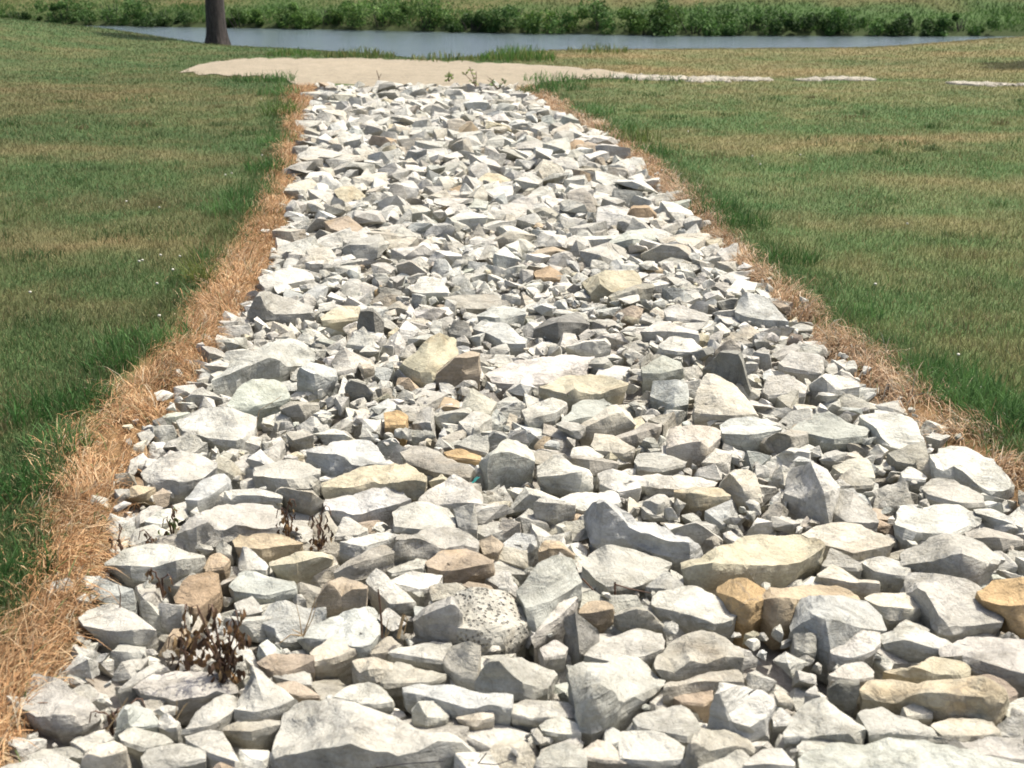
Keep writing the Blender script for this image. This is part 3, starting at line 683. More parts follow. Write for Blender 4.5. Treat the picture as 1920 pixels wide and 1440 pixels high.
def far_color(x, y):
    d = y - ys_at(FAR, x)
    t = np.clip(fbm(x * 0.14, y * 0.3, 5) * 1.9 - 0.72 + 0.4 * (vnoise(x * 0.9, y * 1.5, 6) - .5) + sstep(-3, 5, x) * 0.34 * sstep(2, 4, d), 0, 1)[:, None]
    c = np.array([0.050, 0.088, 0.026]) * (1 - t) + np.array([0.160, 0.108, 0.055]) * t
    k = sstep(1.2, 0.2, d)[:, None]
    return c * (1 - k) + np.array([0.035, 0.05, 0.018]) * k
xs2 = np.concatenate([np.linspace(-160, -34, 30), np.linspace(-33, 33, 150), np.linspace(34, 160, 30)])
ys2 = np.concatenate([np.linspace(33, 56, 110), np.linspace(57, 300, 60)])
tag(grid_mesh('far_bank', xs2, ys2, far_ground, M_soil, far_color), 'grassy far bank rising behind the river', 'bank', kind='structure')

rv = np.array([[-160, 22, WATER_Z], [160, 22, WATER_Z], [160, 52, WATER_Z], [-160, 52, WATER_Z]])
tag(np_mesh('river', rv, np.array([[0, 1, 2, 3]]), M_water), 'narrow blue-grey river crossing behind the lawn', 'river', kind='structure')

def strip_mesh(name, far_rows, near_rows, mat, base, lift=0.012, n=160, m=9, seed=3):
    fx = np.array(far_rows, float); nx_ = np.array(near_rows, float)
    x0 = max(fx[0, 0], nx_[0, 0]); x1 = min(fx[-1, 0], nx_[-1, 0])
    v = []
    for j in range(m):
        for i in range(n):
            px = x0 + (x1 - x0) * i / (n - 1)
            a = np.interp(px, fx[:, 0], fx[:, 1]); b = np.interp(px, nx_[:, 0], nx_[:, 1])
            p = at_z(px, b + (a - b) * j / (m - 1))
            v.append((p.x, p.y))
    v = np.array(v)
    wob = (fbm(v[:, 0] * 3, v[:, 1] * 3, seed) - 0.5)
    edge = np.zeros((m, n)); edge[0] = 1; edge[-1] = 1
    v[:, 1] += (wob * 0.6 + .5 * (vnoise(v[:, 0] * 9, v[:, 1] * 2, seed + 5) - .5)) * edge.ravel()
    z = np.maximum(terrain(v[:, 0], v[:, 1]), -0.05) + lift + 0.03 * (fbm(v[:, 0] * 1.3, v[:, 1] * 1.3, 9) - .5) * (1 - edge.ravel())
    i = np.arange(n * m).reshape(m, n)
    f = np.stack([i[:-1, :-1], i[:-1, 1:], i[1:, 1:], i[1:, :-1]], -1).reshape(-1, 4)
    c = np.array(base)[None] * (0.9 + 0.25 * fbm(v[:, 0] * 1.1, v[:, 1] * 2.2, 15))[:, None]
    return np_mesh(name, np.stack([v[:, 0], v[:, 1], z], 1), f, mat, c, smooth=True)

PATH = (0.262, 0.228, 0.168)
PFAR = [(345, 133), (370, 124), (400, 118), (480, 111), (560, 109.5), (700, 112), (850, 116), (1000, 122), (1100, 128), (1200, 141)]
PNEAR = [(345, 134), (380, 140), (430, 144), (520, 148), (590, 168), (700, 173), (900, 173), (980, 167), (1040, 150), (1120, 147), (1200, 146)]
tag(strip_mesh('gravel_path', PFAR, PNEAR, M_path, PATH), 'pale crushed stone path crossing at the end of the stone channel', 'path', kind='structure')
def glimpse(x0, x1, rows, n, seed):
    """ragged patch of crushed stone showing between the grass: loose flat chips on a thin bed"""
    rng = np.random.default_rng(seed)
    V, Fc, Cc, k = [], [], [], 0
    rows = np.array(rows, float)
    for _ in range(n):
        px = rng.uniform(x0, x1)
        a = np.interp(px, rows[:, 0], rows[:, 1]); hw = np.interp(px, rows[:, 0], rows[:, 2])
        if vnoise(np.array([px / 14.]), np.array([seed * 1.0]), 5)[0] < .28: continue
        p = at_z(px, a + rng.normal(0, .8) * hw)
        s = rng.uniform(.04, .13)
        m = 6
        z = float(terrain(np.array([p.x]), np.array([p.y]))[0])
        ph = np.sort(rng.uniform(0, 6.28, m))
        rr = s * rng.uniform(.6, 1.1, m)
        top = np.stack([p.x + np.cos(ph) * rr, p.y + np.sin(ph) * rr, np.full(m, z + rng.uniform(.005, .022))], 1)
        bot = top * [1, 1, 0] + [0, 0, z - .02]
        V.append(np.concatenate([top, bot, [[p.x, p.y, z + rng.uniform(.02, .035)]]]))
        q = [(i, (i + 1) % m, 12) for i in range(m)] + [(i + 6, (i + 1) % m + 6, (i + 1) % m) for i in range(m)] + [(i + 6, (i + 1) % m, i) for i in range(m)]
        Fc.append(np.array(q) + k); k += 13
        Cc.append(np.tile(np.array([.36, .335, .275]) * rng.uniform(.7, 1.15), (13, 1)))
    o = np_mesh('gravel_path', np.concatenate(V), np.concatenate(Fc), M_path, np.concatenate(Cc))
    tag(o, 'pale crushed stone of the path showing through the lawn', 'path', kind='structure')
glimpse(1150, 1442, [(1150, 144, 2.2), (1300, 148, 1.9), (1440, 149.5, 1.2)], 800, 1)
glimpse(1500, 1634, [(1500, 151, .8), (1560, 148.5, 1.9), (1632, 150.5, .8)], 330, 2)
glimpse(1788, 2000, [(1788, 158, 1.0), (1850, 160, 1.4), (2000, 162, 1.2)], 300, 3)

# ------------------------------------------------------------------ stones
TONE = dict(w=(0.441, 0.436, 0.388), W=(0.487, 0.483, 0.432), g=(0.375, 0.371, 0.327), b=(0.378, 0.391, 0.361), B=(0.424, 0.436, 0.404), c=(0.439, 0.416, 0.345),
            y=(0.419, 0.391, 0.288), o=(0.390, 0.322, 0.227), O=(0.419, 0.307, 0.165), t=(0.327, 0.277, 0.212), T=(0.322, 0.247, 0.160), d=(0.327, 0.315, 0.266),
            k=(0.210, 0.208, 0.184), s=(0.332, 0.342, 0.305), p=(0.419, 0.406, 0.349), v=(0.375, 0.396, 0.345))
STAIN = dict(c=.25, y=.4, o=.45, O=.5, t=.4, T=.3, d=.2, w=.1, p=.2)
TWORD = dict(w='pale', W='white', g='grey', b='blue-grey', B='bluish white', c='cream', y='yellowish', o='orange-tan', O='orange', t='brownish', T='brown',
             d='grey-brown', k='dark grey', s='speckled grey', p='pitted white', v='greenish grey')

def refine(bm, L, passes=5):
    for _ in range(passes):
        es = [e for e in bm.edges if e.calc_length() > L]
        if not es: break
        bmesh.ops.subdivide_edges(bm, edges=es, cuts=1)
        bmesh.ops.triangulate(bm, faces=[f for f in bm.faces if len(f.verts) > 3])

def hull_bm(pts):
    bm = bmesh.new()
    for p in pts: bm.verts.new(p)
    r = bmesh.ops.convex_hull(bm, input=bm.verts[:], use_existing_faces=False)
    junk = {g for g in r['geom_interior'] + r['geom_unused'] if isinstance(g, bmesh.types.BMVert) and g.is_valid}
    if junk: bmesh.ops.delete(bm, geom=list(junk), context='VERTS')
    return bm

def loft_bm(rows):
    """closed skin over rows of equally many points (back foot, back edge, ridge, front foot, underside)"""
    rows = [np.asarray(r, float) for r in rows]
    dense = []
    for a in range(len(rows)):
        p, q = rows[a], rows[(a + 1) % len(rows)]
        cw = np.linalg.norm(np.diff(p, axis=0), axis=1).mean() + 1e-6
        m = int(np.clip(round(float(np.median(np.linalg.norm(q - p, axis=1))) / cw), 1, 6))
        dense += [p + (q - p) * i / m for i in range(m)]
    rows = dense
    bm = bmesh.new()
    g = [[bm.verts.new(p) for p in r] for r in rows]
    k = len(rows[0])
    for a in range(len(g)):
        c = (a + 1) % len(g)
        for i in range(k - 1):
            bm.faces.new((g[a][i], g[a][i + 1], g[c][i + 1], g[c][i]))
    for e in (0, k - 1):
        bm.faces.new([r[e] for r in g])
    ext = max(v.co.x for v in bm.verts) - min(v.co.x for v in bm.verts)
    bmesh.ops.remove_doubles(bm, verts=bm.verts[:], dist=max(0.003, ext * .045))
    bmesh.ops.triangulate(bm, faces=bm.faces[:])
    bmesh.ops.recalc_face_normals(bm, faces=bm.faces[:])
    return bm

def break_up(bm, size, rng, detail, rough, chips, bites, smooth=0.10):
    """roughen a plain stone: corners knocked off, flakes scooped out, faces layered and uneven"""
    refine(bm, size / detail * 1.6)
    bmesh.ops.smooth_vert(bm, verts=bm.verts[:], factor=smooth, use_axis_x=True, use_axis_y=True, use_axis_z=True)
    bm.normal_update()
    bm.verts.index_update()
    v = np.array([q.co[:] for q in bm.verts]); nr = np.array([q.normal[:] for q in bm.verts])
    f = np.array([[q.index for q in fc.verts] for fc in bm.faces], dtype=np.int32)
    bm.free()
    ctr = v.mean(0)
    for _ in range(chips):                                   # knocked-off corners
        c = v[rng.integers(len(v))] - ctr
        n = c / (np.linalg.norm(c) + 1e-9) + rng.normal(0, 0.35, 3)
        n /= np.linalg.norm(n)
        dd = (v - ctr) @ n
        cut = dd.max() - rng.uniform(0.03, 0.09) * size
        v = v - np.clip(dd - cut, 0, None)[:, None] * n * 0.9
    for _ in range(bites):                                   # conchoidal flakes
        i = rng.integers(len(v))
        r = size * rng.uniform(.16, .45)
        q = v[i] + nr[i] * (r - size * rng.uniform(.02, .06))
        d = v - q
        L = np.linalg.norm(d, axis=1)
        m = L < r
        v[m] = q + d[m] / (L[m][:, None] + 1e-9) * (r * .75 + L[m] * .25)[:, None]
    off = rng.uniform(-50, 50, 3)
    k1, k2, k3 = 2.6 / size, 7.0 / size, 17.0 / size
    a1, a2, a4 = 0.042 * size * rough, 0.026 * size * rough, 0.011 * size * rough
    a3 = 0.030 * size * rough
    out = v.copy()
    tilt = rng.normal(0, .15, 2)
    for i in range(len(v)):
        p = Vector(v[i] + off)
        d = a1 * noise.noise(p * k1) + a2 * (0.5 - abs(noise.noise(p * k2))) + a4 * noise.noise(p * k3)
        h = (v[i, 2] + tilt[0] * v[i, 0] + tilt[1] * v[i, 1]) / size * 9 + off[0]
        side = 1 - abs(nr[i, 2])
        d += a3 * side * noise.noise(Vector((h, off[1], 0.7 * v[i, 0] / size)))
        out[i] = v[i] + nr[i] * d
    return out, f

def rock_arrays(points, rng, detail=9, rough=1.0, chips=4, bites=2):
    pts = np.array(points, float)
    size = float(np.sort(pts.max(0) - pts.min(0))[1:].mean())
    return break_up(hull_bm(pts), size, rng, detail, rough, chips, bites)

def resample(pl, k):
    a = np.array(pl, float)
    s = np.concatenate([[0], np.cumsum(np.linalg.norm(np.diff(a, axis=0), axis=1))])
    t = np.linspace(0, s[-1], k)
    return np.stack([np.interp(t, s, a[:, i]) for i in range(a.shape[1])], 1)

def stone_object(v, f, mat, tone, origin, sharp=27):
    me = bpy.data.meshes.new('riprap_stone')
    me.from_pydata((v - np.array(origin)).tolist(), [], f.tolist())
    a = me.attributes.new('tint', 'FLOAT_COLOR', 'POINT')
    a.data.foreach_set('color', np.tile(np.array(tone, dtype=np.float32), (len(v), 1)).ravel())
    me.polygons.foreach_set('use_smooth', np.ones(len(f), dtype=bool))
    me.set_sharp_from_angle(angle=R(sharp))
    me.update()
    me.materials.append(mat)
    o = bpy.data.objects.new('riprap_stone', me)
    o.location = origin
    col.objects.link(o)
    return o

def tone_of(t, rng, s=0.06):
    c = np.array(TONE[t]) * (1 + rng.normal(0, s)) * (1 + rng.normal(0, 0.008, 3))
    return (*c, min(1.0, STAIN.get(t, .05) * rng.uniform(.6, 1.5)))

def pp(s):
    return [tuple(float(q) for q in w.split(',')) for w in s.split()]

stones = []            # dict(o, px, py, w, h, tone, label, lm)
foot = []              # plan footprints of the placed stones
for line in TRACES.strip().splitlines():
    t, lab, lm, U, Rg, Ft = line.split('|')
    U, Ft = pp(U), pp(Ft)
    rng = np.random.default_rng(abs(int(U[0][0] * 31 + U[0][1] * 17)))
    Rg = pp(Rg) if Rg else None
    fp = [at_z(x, y, 0.0) for x, y in Ft]
    fx = [x for x, y in Ft]
    upper = min(y for x, y in U)
    lower = max(y for x, y in Ft)
    if Rg is None:                                          # seen as one lit top with a thin broken edge under it
        lip = 0.14 * (lower - upper)
        Rg = [(x, y - lip) for x, y in Ft]
    allx = [x for x, y in U + Rg + Ft]
    x0, x1 = min(allx), max(allx)
    depth = lambda x: float(np.interp(x, fx, [p.y for p in fp]))
    rp = []
    for x, y in Rg:
        yd = depth(x)
        ypx = to_px((0, yd, 0))[1]
        hgt = max(0.0, ypx - y) / F * yd
        rp.append(at_y(x, y, yd + 0.05 * hgt + 0.003))
    W = (x1 - x0) / F * (np.mean([p.y for p in fp]) / cP)
    rx = [x for x, y in Rg]
    up = []
    for x, y in U:
        yr = float(np.interp(x, rx, [p.y for p in rp])); zr = float(np.interp(x, rx, [p.z for p in rp]))
        d = ray(x, y)
        tt = (H - zr) / -d.z
        yf = d.y * tt
        dy = min(max(yf - yr, 0.015), 0.75 * W)
        up.append(at_y(x, y, yr + dy))
    cx = np.mean([p.x for p in fp + rp + up])
    K = 11
    Ur, Rr, Fr = (resample([tuple(p) for p in q], K) for q in (up, rp, fp))
    zb = -0.09
    back = Ur.copy(); back[:, 0] = cx + (back[:, 0] - cx) * .93; back[:, 1] += .02 + .06 * W; back[:, 2] = np.minimum(-.05, back[:, 2] - .03)
    under = Fr.copy(); under[:, 0] = cx + (under[:, 0] - cx) * .93; under[:, 1] += .03; under[:, 2] = zb
    pts = np.concatenate([Ur, Rr, Fr, back, under])
    size = float(np.sort(pts.max(0) - pts.min(0))[1:].mean())
    bm = loft_bm([back, Ur, Rr, Fr, under])
    wpx = x1 - x0
    v, f = break_up(bm, size, rng, 20 if wpx > 190 else 15 if wpx > 110 else 11 if wpx > 60 else 8, 1.15 if wpx > 150 else .95, 1, 12 if wpx > 250 else 6 if wpx > 110 else 3, smooth=.05)
    mat = M_pit if t == 'p' else (M_crust if t in 's' or lm in ('the speckled rock', 'the blackened boulder', 'the dark rough triangle') else M_stone)
    org = (float(v[:, 0].mean()), float(v[:, 1].mean()), float(v[:, 2].min()))
    o = stone_object(v, f, mat, tone_of(t, rng, 0.04), org)
    q = np.array([p[:2] for p in pts])
    foot.append((q[:, 0].min(), q[:, 0].max(), q[:, 1].min(), q[:, 1].max(), q))
    ux, uy = (x0 + x1) / 2, (upper + lower) / 2
    stones.append(dict(o=o, px=ux, py=uy, w=x1 - x0, h=lower - upper, tone=t, label=lab, lm=lm))

# occupancy of the traced stones in plan (2 cm cells)
CELL = 0.02
GX0, GY0 = -3.2, 1.2
GW, GH = 400, 950
occ = np.zeros((GH, GW), bool)
def hull2(q):
    q = sorted(map(tuple, q)); 
    def half(s):
        h = []
        for p in s:
            while len(h) > 1 and (h[-1][0] - h[-2][0]) * (p[1] - h[-2][1]) - (h[-1][1] - h[-2][1]) * (p[0] - h[-2][0]) <= 0: h.pop()
            h.append(p)
        return h[:-1]
    return np.array(half(q) + half(q[::-1]))
for a, b, c, d, q in foot:
    h = hull2(q)
    ix = np.arange(max(0, int((a - GX0) / CELL)), min(GW, int((b - GX0) / CELL) + 1))
    iy = np.arange(max(0, int((c - GY0) / CELL)), min(GH, int((d - GY0) / CELL) + 1))
    if len(ix) == 0 or len(iy) == 0: continue
    X, Y = np.meshgrid(GX0 + (ix + .5) * CELL, GY0 + (iy + .5) * CELL)
    ins = np.ones(X.shape, bool)
    for i in range(len(h)):
        p, r = h[i], h[(i + 1) % len(h)]
        ins &= (r[0] - p[0]) * (Y - p[1]) - (r[1] - p[1]) * (X - p[0]) >= 0
    occ[iy[0]:iy[-1] + 1, ix[0]:ix[-1] + 1] |= ins

def occupied(x, y, rad):
    ix, iy = int((x - GX0) / CELL), int((y - GY0) / CELL)
    r = max(1, int(rad / CELL))
    s = occ[max(0, iy - r):iy + r + 1, max(0, ix - r):ix + r + 1]
    return s.mean() if s.size else 0.0

# a library of broken stones, unit width
def random_stone(rng, detail):
    ax = np.array([1.0, rng.uniform(.55, .95), rng.uniform(.20, .46)])
    pts = []
    if rng.random() < 0.85:                                   # slab: two uneven outlines
        for zz, sc in ((1, rng.uniform(.55, .95)), (-1, rng.uniform(.8, 1.0))):
            n = rng.integers(3, 6)
            tl = rng.normal(0, .38, 2)
            a0 = rng.uniform(0, 6.28)
            ph = a0 + np.sort(rng.uniform(0, 1, n)) * 2.2 + np.arange(n) / n * 4.1
            sh = rng.normal(0, .10, 2)
            for a in ph:
                rr = sc * rng.uniform(.75, 1.1)
                pts.append((np.cos(a) * rr + sh[0], np.sin(a) * rr + sh[1], zz + rng.normal(0, .18) + zz * (np.cos(a) * tl[0] + np.sin(a) * tl[1])))
    else:
        for _ in range(rng.integers(9, 13)):
            q = rng.normal(0, 1, 3); q /= np.linalg.norm(q)
            q = np.sign(q) * np.abs(q) ** 0.55
            pts.append(tuple(q * rng.uniform(.8, 1.1)))
    pts = np.array(pts) * ax * 0.5
    return rock_arrays(pts, rng, detail=detail, rough=1.0, chips=2, bites=3)

lib_hi = [random_stone(np.random.default_rng(100 + i), 8) for i in range(36)]
lib_lo = [random_stone(np.random.default_rng(500 + i), 4.2) for i in range(60)]

def pick_tone(rng):
    return str(rng.choice(list('wWgbBcyotdkvs'), p=[.33, .19, .22, .04, .06, .065, .01, .005, .01, .05, .004, .01, .006]))

rng = np.random.default_rng(5)
def rot(yaw, ax, ay):
    return np.array((Matrix.Rotation(yaw, 3, 'Z') @ Matrix.Rotation(ax, 3, 'X') @ Matrix.Rotation(ay, 3, 'Y')))

fill = []       # (variant, scale vec, rotation, centre, tone, layer)
cellmap = {}
def clash(x, y, rad, k):
    c = 0.25
    i0, j0 = int(math.floor(x / c)), int(math.floor(y / c))
    for i in range(i0 - 1, i0 + 2):
        for j in range(j0 - 1, j0 + 2):
            for (a, b, r) in cellmap.get((i, j), ()):
                if (a - x) ** 2 + (b - y) ** 2 < (k * (r + rad)) ** 2: return True
    return False
def claim(x, y, rad):
    c = 0.25
    cellmap.setdefault((int(math.floor(x / c)), int(math.floor(y / c))), []).append((x, y, rad))

Y_TR = row_depth(490)
def inside(x, y, m):
    return xs_at(EDGE_L, y) + m < x < xs_at(EDGE_R, y) - m

def scatter(n, ymin, ymax, smin, smax, k, top_fn, layer, occ_lim, margin, tilt, power=1.0):
    got = 0
    sizes = np.sort(smin + (smax - smin) * rng.random(n) ** power)[::-1]
    for s in sizes:
        for _ in range(14):
            y = ymin + (ymax - ymin) * rng.random()
            l, r = float(xs_at(EDGE_L, y)), float(xs_at(EDGE_R, y))
            x = l + (r - l) * rng.random()
            if not inside(x, y, margin * s): continue
            if occ_lim < 1 and occupied(x, y, s * .45) > occ_lim: continue
            if clash(x, y, s * .5, k): continue
            claim(x, y, s * .5)
            yaw = rng.uniform(0, 6.28)
            m = rot(yaw, rng.normal(0, tilt), rng.normal(0, tilt))
            sc = s * np.array([1, rng.uniform(.75, 1.05), rng.uniform(.8, 1.25)])
            fill.append([rng.integers(60), sc, m, x, y, top_fn(x, y, s), pick_tone(rng), layer, s])
            got += 1
            break
    return got

# upper stones beyond the traced ones: large to small, so that the small ones sit between the large
Y1 = Y_END - 0.05
n0 = scatter(150, 10.5, Y1, .27, .44, .55, lambda x, y, s: 0.03 + .25 * s * rng.uniform(.3, 1.0), 'top', .3, .22, .2, 1.2)
n1 = scatter(760, Y_TR, Y1, .20, .44, .50, lambda x, y, s: 0.01 + .24 * s * rng.uniform(.2, 1.0), 'top', .3, .0, .20, 1.5)
n2 = scatter(1500, Y_TR - .3, Y1, .10, .22, .47, lambda x, y, s: 0.0 + rng.uniform(0, .25) * s, 'top', .3, -.15, .25)
# near edge of the frame and in front of it
n3 = scatter(160, Y_NEAR, row_depth(1445), .09, .28, .55, lambda x, y, s: rng.uniform(-.01, .22) * s, 'top', .05, .25, .2)
# stones in the gaps of the traced part
n4 = scatter(420, row_depth(1440), Y_TR, .12, .24, .46, lambda x, y, s: rng.uniform(-.005, .045), 'gap', .30, -.05, .3)
n4 += scatter(560, row_depth(1440), Y_TR, .05, .13, .50, lambda x, y, s: rng.uniform(-.015, .03), 'gap', .2, -.2, .25)
cellmap.clear()
# the bed below everything
n5 = scatter(1900, Y_NEAR, Y1 + .05, .12, .26, .42, lambda x, y, s: rng.uniform(-.02, .006), 'bed', 1, -.1, .13)
n6 = scatter(2600, Y_NEAR, 9.0, .025, .065, .5, lambda x, y, s: rng.uniform(-.03, .012), 'bed', .75, -.8, .3)
for _ in range(150):                                      # strays lying out in the straw
    y = Y_NEAR + (Y1 - Y_NEAR) * rng.random() ** 1.6
    s = rng.uniform(.035, .11)
    g = rng.uniform(-.02, .16) * rng.random()
    x = float(xs_at(EDGE_L, y)) - g if rng.random() < .5 else float(xs_at(EDGE_R, y)) + g
    fill.append([rng.integers(60), s * np.array([1, .9, 1.0]), rot(rng.uniform(0, 6.28), rng.normal(0, .2), rng.normal(0, .2)), x, y, s * .38, pick_tone(rng), 'stray', s])
print('stones', len(stones), 'fill', n1, n2, n3, n4, n5, n6)

# the largest loose stones become things of their own up to 300 in all, the rest is one body of rubble
def px_size(s, y): return s / y * F
order = sorted([e for e in fill if e[7] in ('top', 'gap') and e[4] > row_depth(1438)], key=lambda e: -px_size(e[8], e[4]))
single = order[:300 - len(stones)]
sid = {id(e) for e in single}
for e in single:
    v, f = lib_hi[e[0] % 36]
    q = (v * e[1]) @ e[2].T
    c = np.array([e[3], e[4], e[5] - q[:, 2].max()])
    q = q + c
    o = stone_object(q, f, M_stone, tone_of(e[6], rng), (e[3], e[4], float(q[:, 2].min())))
    a, b = to_px((e[3], e[4], e[5]))
    pw = px_size(e[8], e[4])
    stones.append(dict(o=o, px=a, py=b, w=pw, h=pw * .4, tone=e[6], label='', lm=''))
def merge(entries, name, lab, cat):
    V, Fc, Cc, n = [], [], [], 0
    for e in entries:
        lo = e[4] > 4.5 or e[7] == 'bed'
        v, f = lib_lo[e[0]] if lo else lib_hi[e[0] % 36]
        q = (v * e[1]) @ e[2].T
        q = q + np.array([e[3], e[4], e[5] - q[:, 2].max()])
        V.append(q); Fc.append(f + n); n += len(q)
        Cc.append(np.tile(np.array(tone_of(e[6], rng)), (len(q), 1)))
    o = np_mesh(name, np.concatenate(V), np.concatenate(Fc), M_stone, np.concatenate(Cc), smooth=True)
    o.data.set_sharp_from_angle(angle=R(27))
    return tag(o, lab, cat, kind='stuff')
merge([e for e in fill if id(e) not in sid], 'riprap_rubble', 'pale broken limestone rubble packed between and under the larger stones', 'rubble')

# ---- labels: each stone is told from the others by its look and by the landmark stones round it
LMS = [s for s in stones if s['lm']]
used = {s['label'] for s in stones if s['label']}
def shape_word(s):
    a = s['w'] / max(1, s['h'])
    big = s['w'] > 150 or (s['py'] < 480 and s['w'] > 75)
    small = s['w'] < (60 if s['py'] > 480 else 38)
    n = 'slab' if a > 2.3 else ('upright stone' if a < 1.1 else ('stone' if a < 1.7 else 'flattish stone'))
    return ('large ' if big else 'small ' if small else '') , n
def rel(s, l):
    dx, dy = s['px'] - l['px'], (s['py'] - l['py']) * 1.8
    k = (math.hypot(dx, dy)) / max(60, (l['w'] + s['w']) * .6)
    near = 'just ' if k < 1.15 else ('' if k < 2.3 else 'well ')
    if abs(dx) > abs(dy): dr = 'left of' if dx < 0 else 'right of'
    else: dr = 'behind' if dy < 0 else 'in front of'
    return near + dr + ' ' + l['lm']
ORD = ['second ', 'third ', 'fourth ', 'fifth ', 'sixth ', 'seventh ']
for s in stones:
    if s['label']: continue
    near = sorted(LMS, key=lambda l: math.hypot(s['px'] - l['px'], 1.8 * (s['py'] - l['py'])))[:6]
    sz, n = shape_word(s)
    base = f"{sz}{TWORD[s['tone']]} {n} "
    cands = [base + rel(s, near[0])] + [base + rel(s, near[0]) + ', ' + rel(s, l) for l in near[1:5]] + [base + rel(s, l) for l in near[1:6]]
    cands = [c for c in cands if len(c.replace('-', ' ').split()) <= 16]
    done = next((c for c in cands if c not in used), None)
    if done is None:
        for q in ORD:
            c = q + cands[0]
            if c not in used: done = c; break
    s['label'] = done or cands[0]
    used.add(s['label'])
for s in stones:
    tag(s['o'], s['label'], 'stone', 'loose limestone stones filling the drainage channel')

# ------------------------------------------------------------------ grass and straw
def blades(xy, z, h, w, lean, cols, seg=1, curl=0.5, hd=None, rng=RNG):
    """arrays of pointed blades; seg 1 = one triangle, seg 3 = bent in three pieces"""
    n = len(xy)
    hd = rng.uniform(0, 2 * np.pi, n) if hd is None else hd
    dx, dy = np.cos(hd), np.sin(hd)
    face = rng.uniform(0, np.pi, n)
    sx, sy = np.cos(face) * w / 2, np.sin(face) * w / 2
    base = np.stack([xy[:, 0], xy[:, 1], z], 1)
    S = np.stack([sx, sy, np.zeros(n)], 1)
    def point(t):
        ang = lean * (1 - curl + curl * t * 1.6)
        ang = np.clip(ang, 0, 1.9)
        return base + np.stack([dx * np.sin(ang) * h * t, dy * np.sin(ang) * h * t, np.cos(ang) * h * t + 0.004], 1)
    if seg == 1:
        v = np.stack([base - S, base + S, point(1.0)], 1).reshape(-1, 3)
        i = np.arange(n)[:, None] * 3
        f = i + np.array([[0, 1, 2]])
        c = np.repeat(cols, 3, 0)
        return v, f, c
    p1, p2, p3 = point(.4), point(.75), point(1.0)
    v = np.stack([base - S, base + S, p1 - S * .9, p1 + S * .9, p2 - S * .6, p2 + S * .6, p3], 1).reshape(-1, 3)
    i = np.arange(n)[:, None] * 7
    f = np.concatenate([i + np.array([[a, b, c]]) for a, b, c in ((0, 1, 3), (0, 3, 2), (2, 3, 5), (2, 5, 4), (4, 5, 6))])
    c = np.repeat(cols, 7, 0)
    return v, f, c

def join(parts):
    V, Fc, Cc, n = [], [], [], 0
    for v, f, c in parts:
        V.append(v); Fc.append(f + n); Cc.append(c); n += len(v)
    return np.concatenate(V), np.concatenate(Fc), np.concatenate(Cc)

def lawn_points(n, ymin, ymax, p):
    """points of the lawns either side, thinning with distance like y^-p"""
    u = RNG.random(n)
    y = (ymin ** (1 - p) + u * (ymax ** (1 - p) - ymin ** (1 - p))) ** (1 / (1 - p))
    x = (RNG.random(n) * 2 - 1) * (0.46 * y + 1.0)
    return x, y

x, y = lawn_points(900000, 2.2, 29.0, 1.15)
yl = np.minimum(y, Y_END)
gl, gr = xs_at(GREEN_L, yl), xs_at(GREEN_R, yl)
jit = RNG.normal(0, .05, len(x)) + .30 * (fbm(x * 2.6, y * 1.6, 63) - .5)
dist = np.where(x < 0, gl - x, x - gr)
lawn = (dist + jit > -0.03) | (y > Y_END + .3)
lawn &= y < ys_at(SHORE, x) + 0.25
# not on the gravel path
def path_mask(x, y):
    m = np.zeros(len(x), bool)
    px, py = 960 + F * x / (y * cP + H * sP), 720 - F * (y * sP - H * cP) / (y * cP + H * sP)
    a = np.interp(px, [q[0] for q in PFAR], [q[1] for q in PFAR]); b = np.interp(px, [q[0] for q in PNEAR], [q[1] for q in PNEAR])
    rg = 2.4 * (fbm(px / 16, py / 3, 12) - .35)
    m |= (px > 345) & (px < 1200) & (py > a + .3 + rg) & (py < b - .4 - 1.5 * rg)
    for q0, q1, a0, b0 in ((1198, 1440, 143.5, 150.5), (1502, 1630, 147, 151.5), (1790, 2000, 156.5, 162.5)):
        m |= (px > q0) & (px < q1) & (py > a0 + 1.5 * (vnoise(px / 18, py, 3) - .3)) & (py < b0)
    return m
keep = lawn & ~path_mask(x, y)
x, y, dist = x[keep], y[keep], dist[keep]
c, _ = lawn_color(x, y)
edge = np.exp(-np.clip(dist, 0, None) / 0.16) * (y < Y_END + .3)
dens = vnoise(x * 7, y * 7, 55)
h = (0.017 + 0.013 * RNG.random(len(x)) + 0.013 * dens) * (1 + edge * (0.05 + 1.2 * np.clip(vnoise(x * 2.3, y * 2.3, 66) - .35, 0, 1) * 1.6))
wd = np.maximum(0.0042, 0.00055 * y) * RNG.uniform(.7, 1.3, len(x))
val = RNG.normal(1, .20, len(x)).clip(.45, 1.7)[:, None]
dry = (RNG.random(len(x)) < 0.13)[:, None]
c = np.where(dry, np.array([0.19, 0.165, 0.08]), c) * val * 1.12
lean = RNG.uniform(.1, .95, len(x))
tall = edge > 0.35
pa = blades(np.stack([x, y], 1)[~tall], terrain(x[~tall], y[~tall]), h[~tall], wd[~tall], lean[~tall], c[~tall])
tall2 = tall
pb = blades(np.stack([x, y], 1)[tall2], terrain(x[tall2], y[tall2]), h[tall2] * 1.15, wd[tall2] * .9, lean[tall2] * .9, c[tall2], seg=3)
v, f, c = join([pa, pb])
print('grass tris', len(f))
tag(np_mesh('mown_grass', v, f, M_grass, c), 'short mown grass, green with parched tan bands, on both lawns', 'grass', kind='stuff')

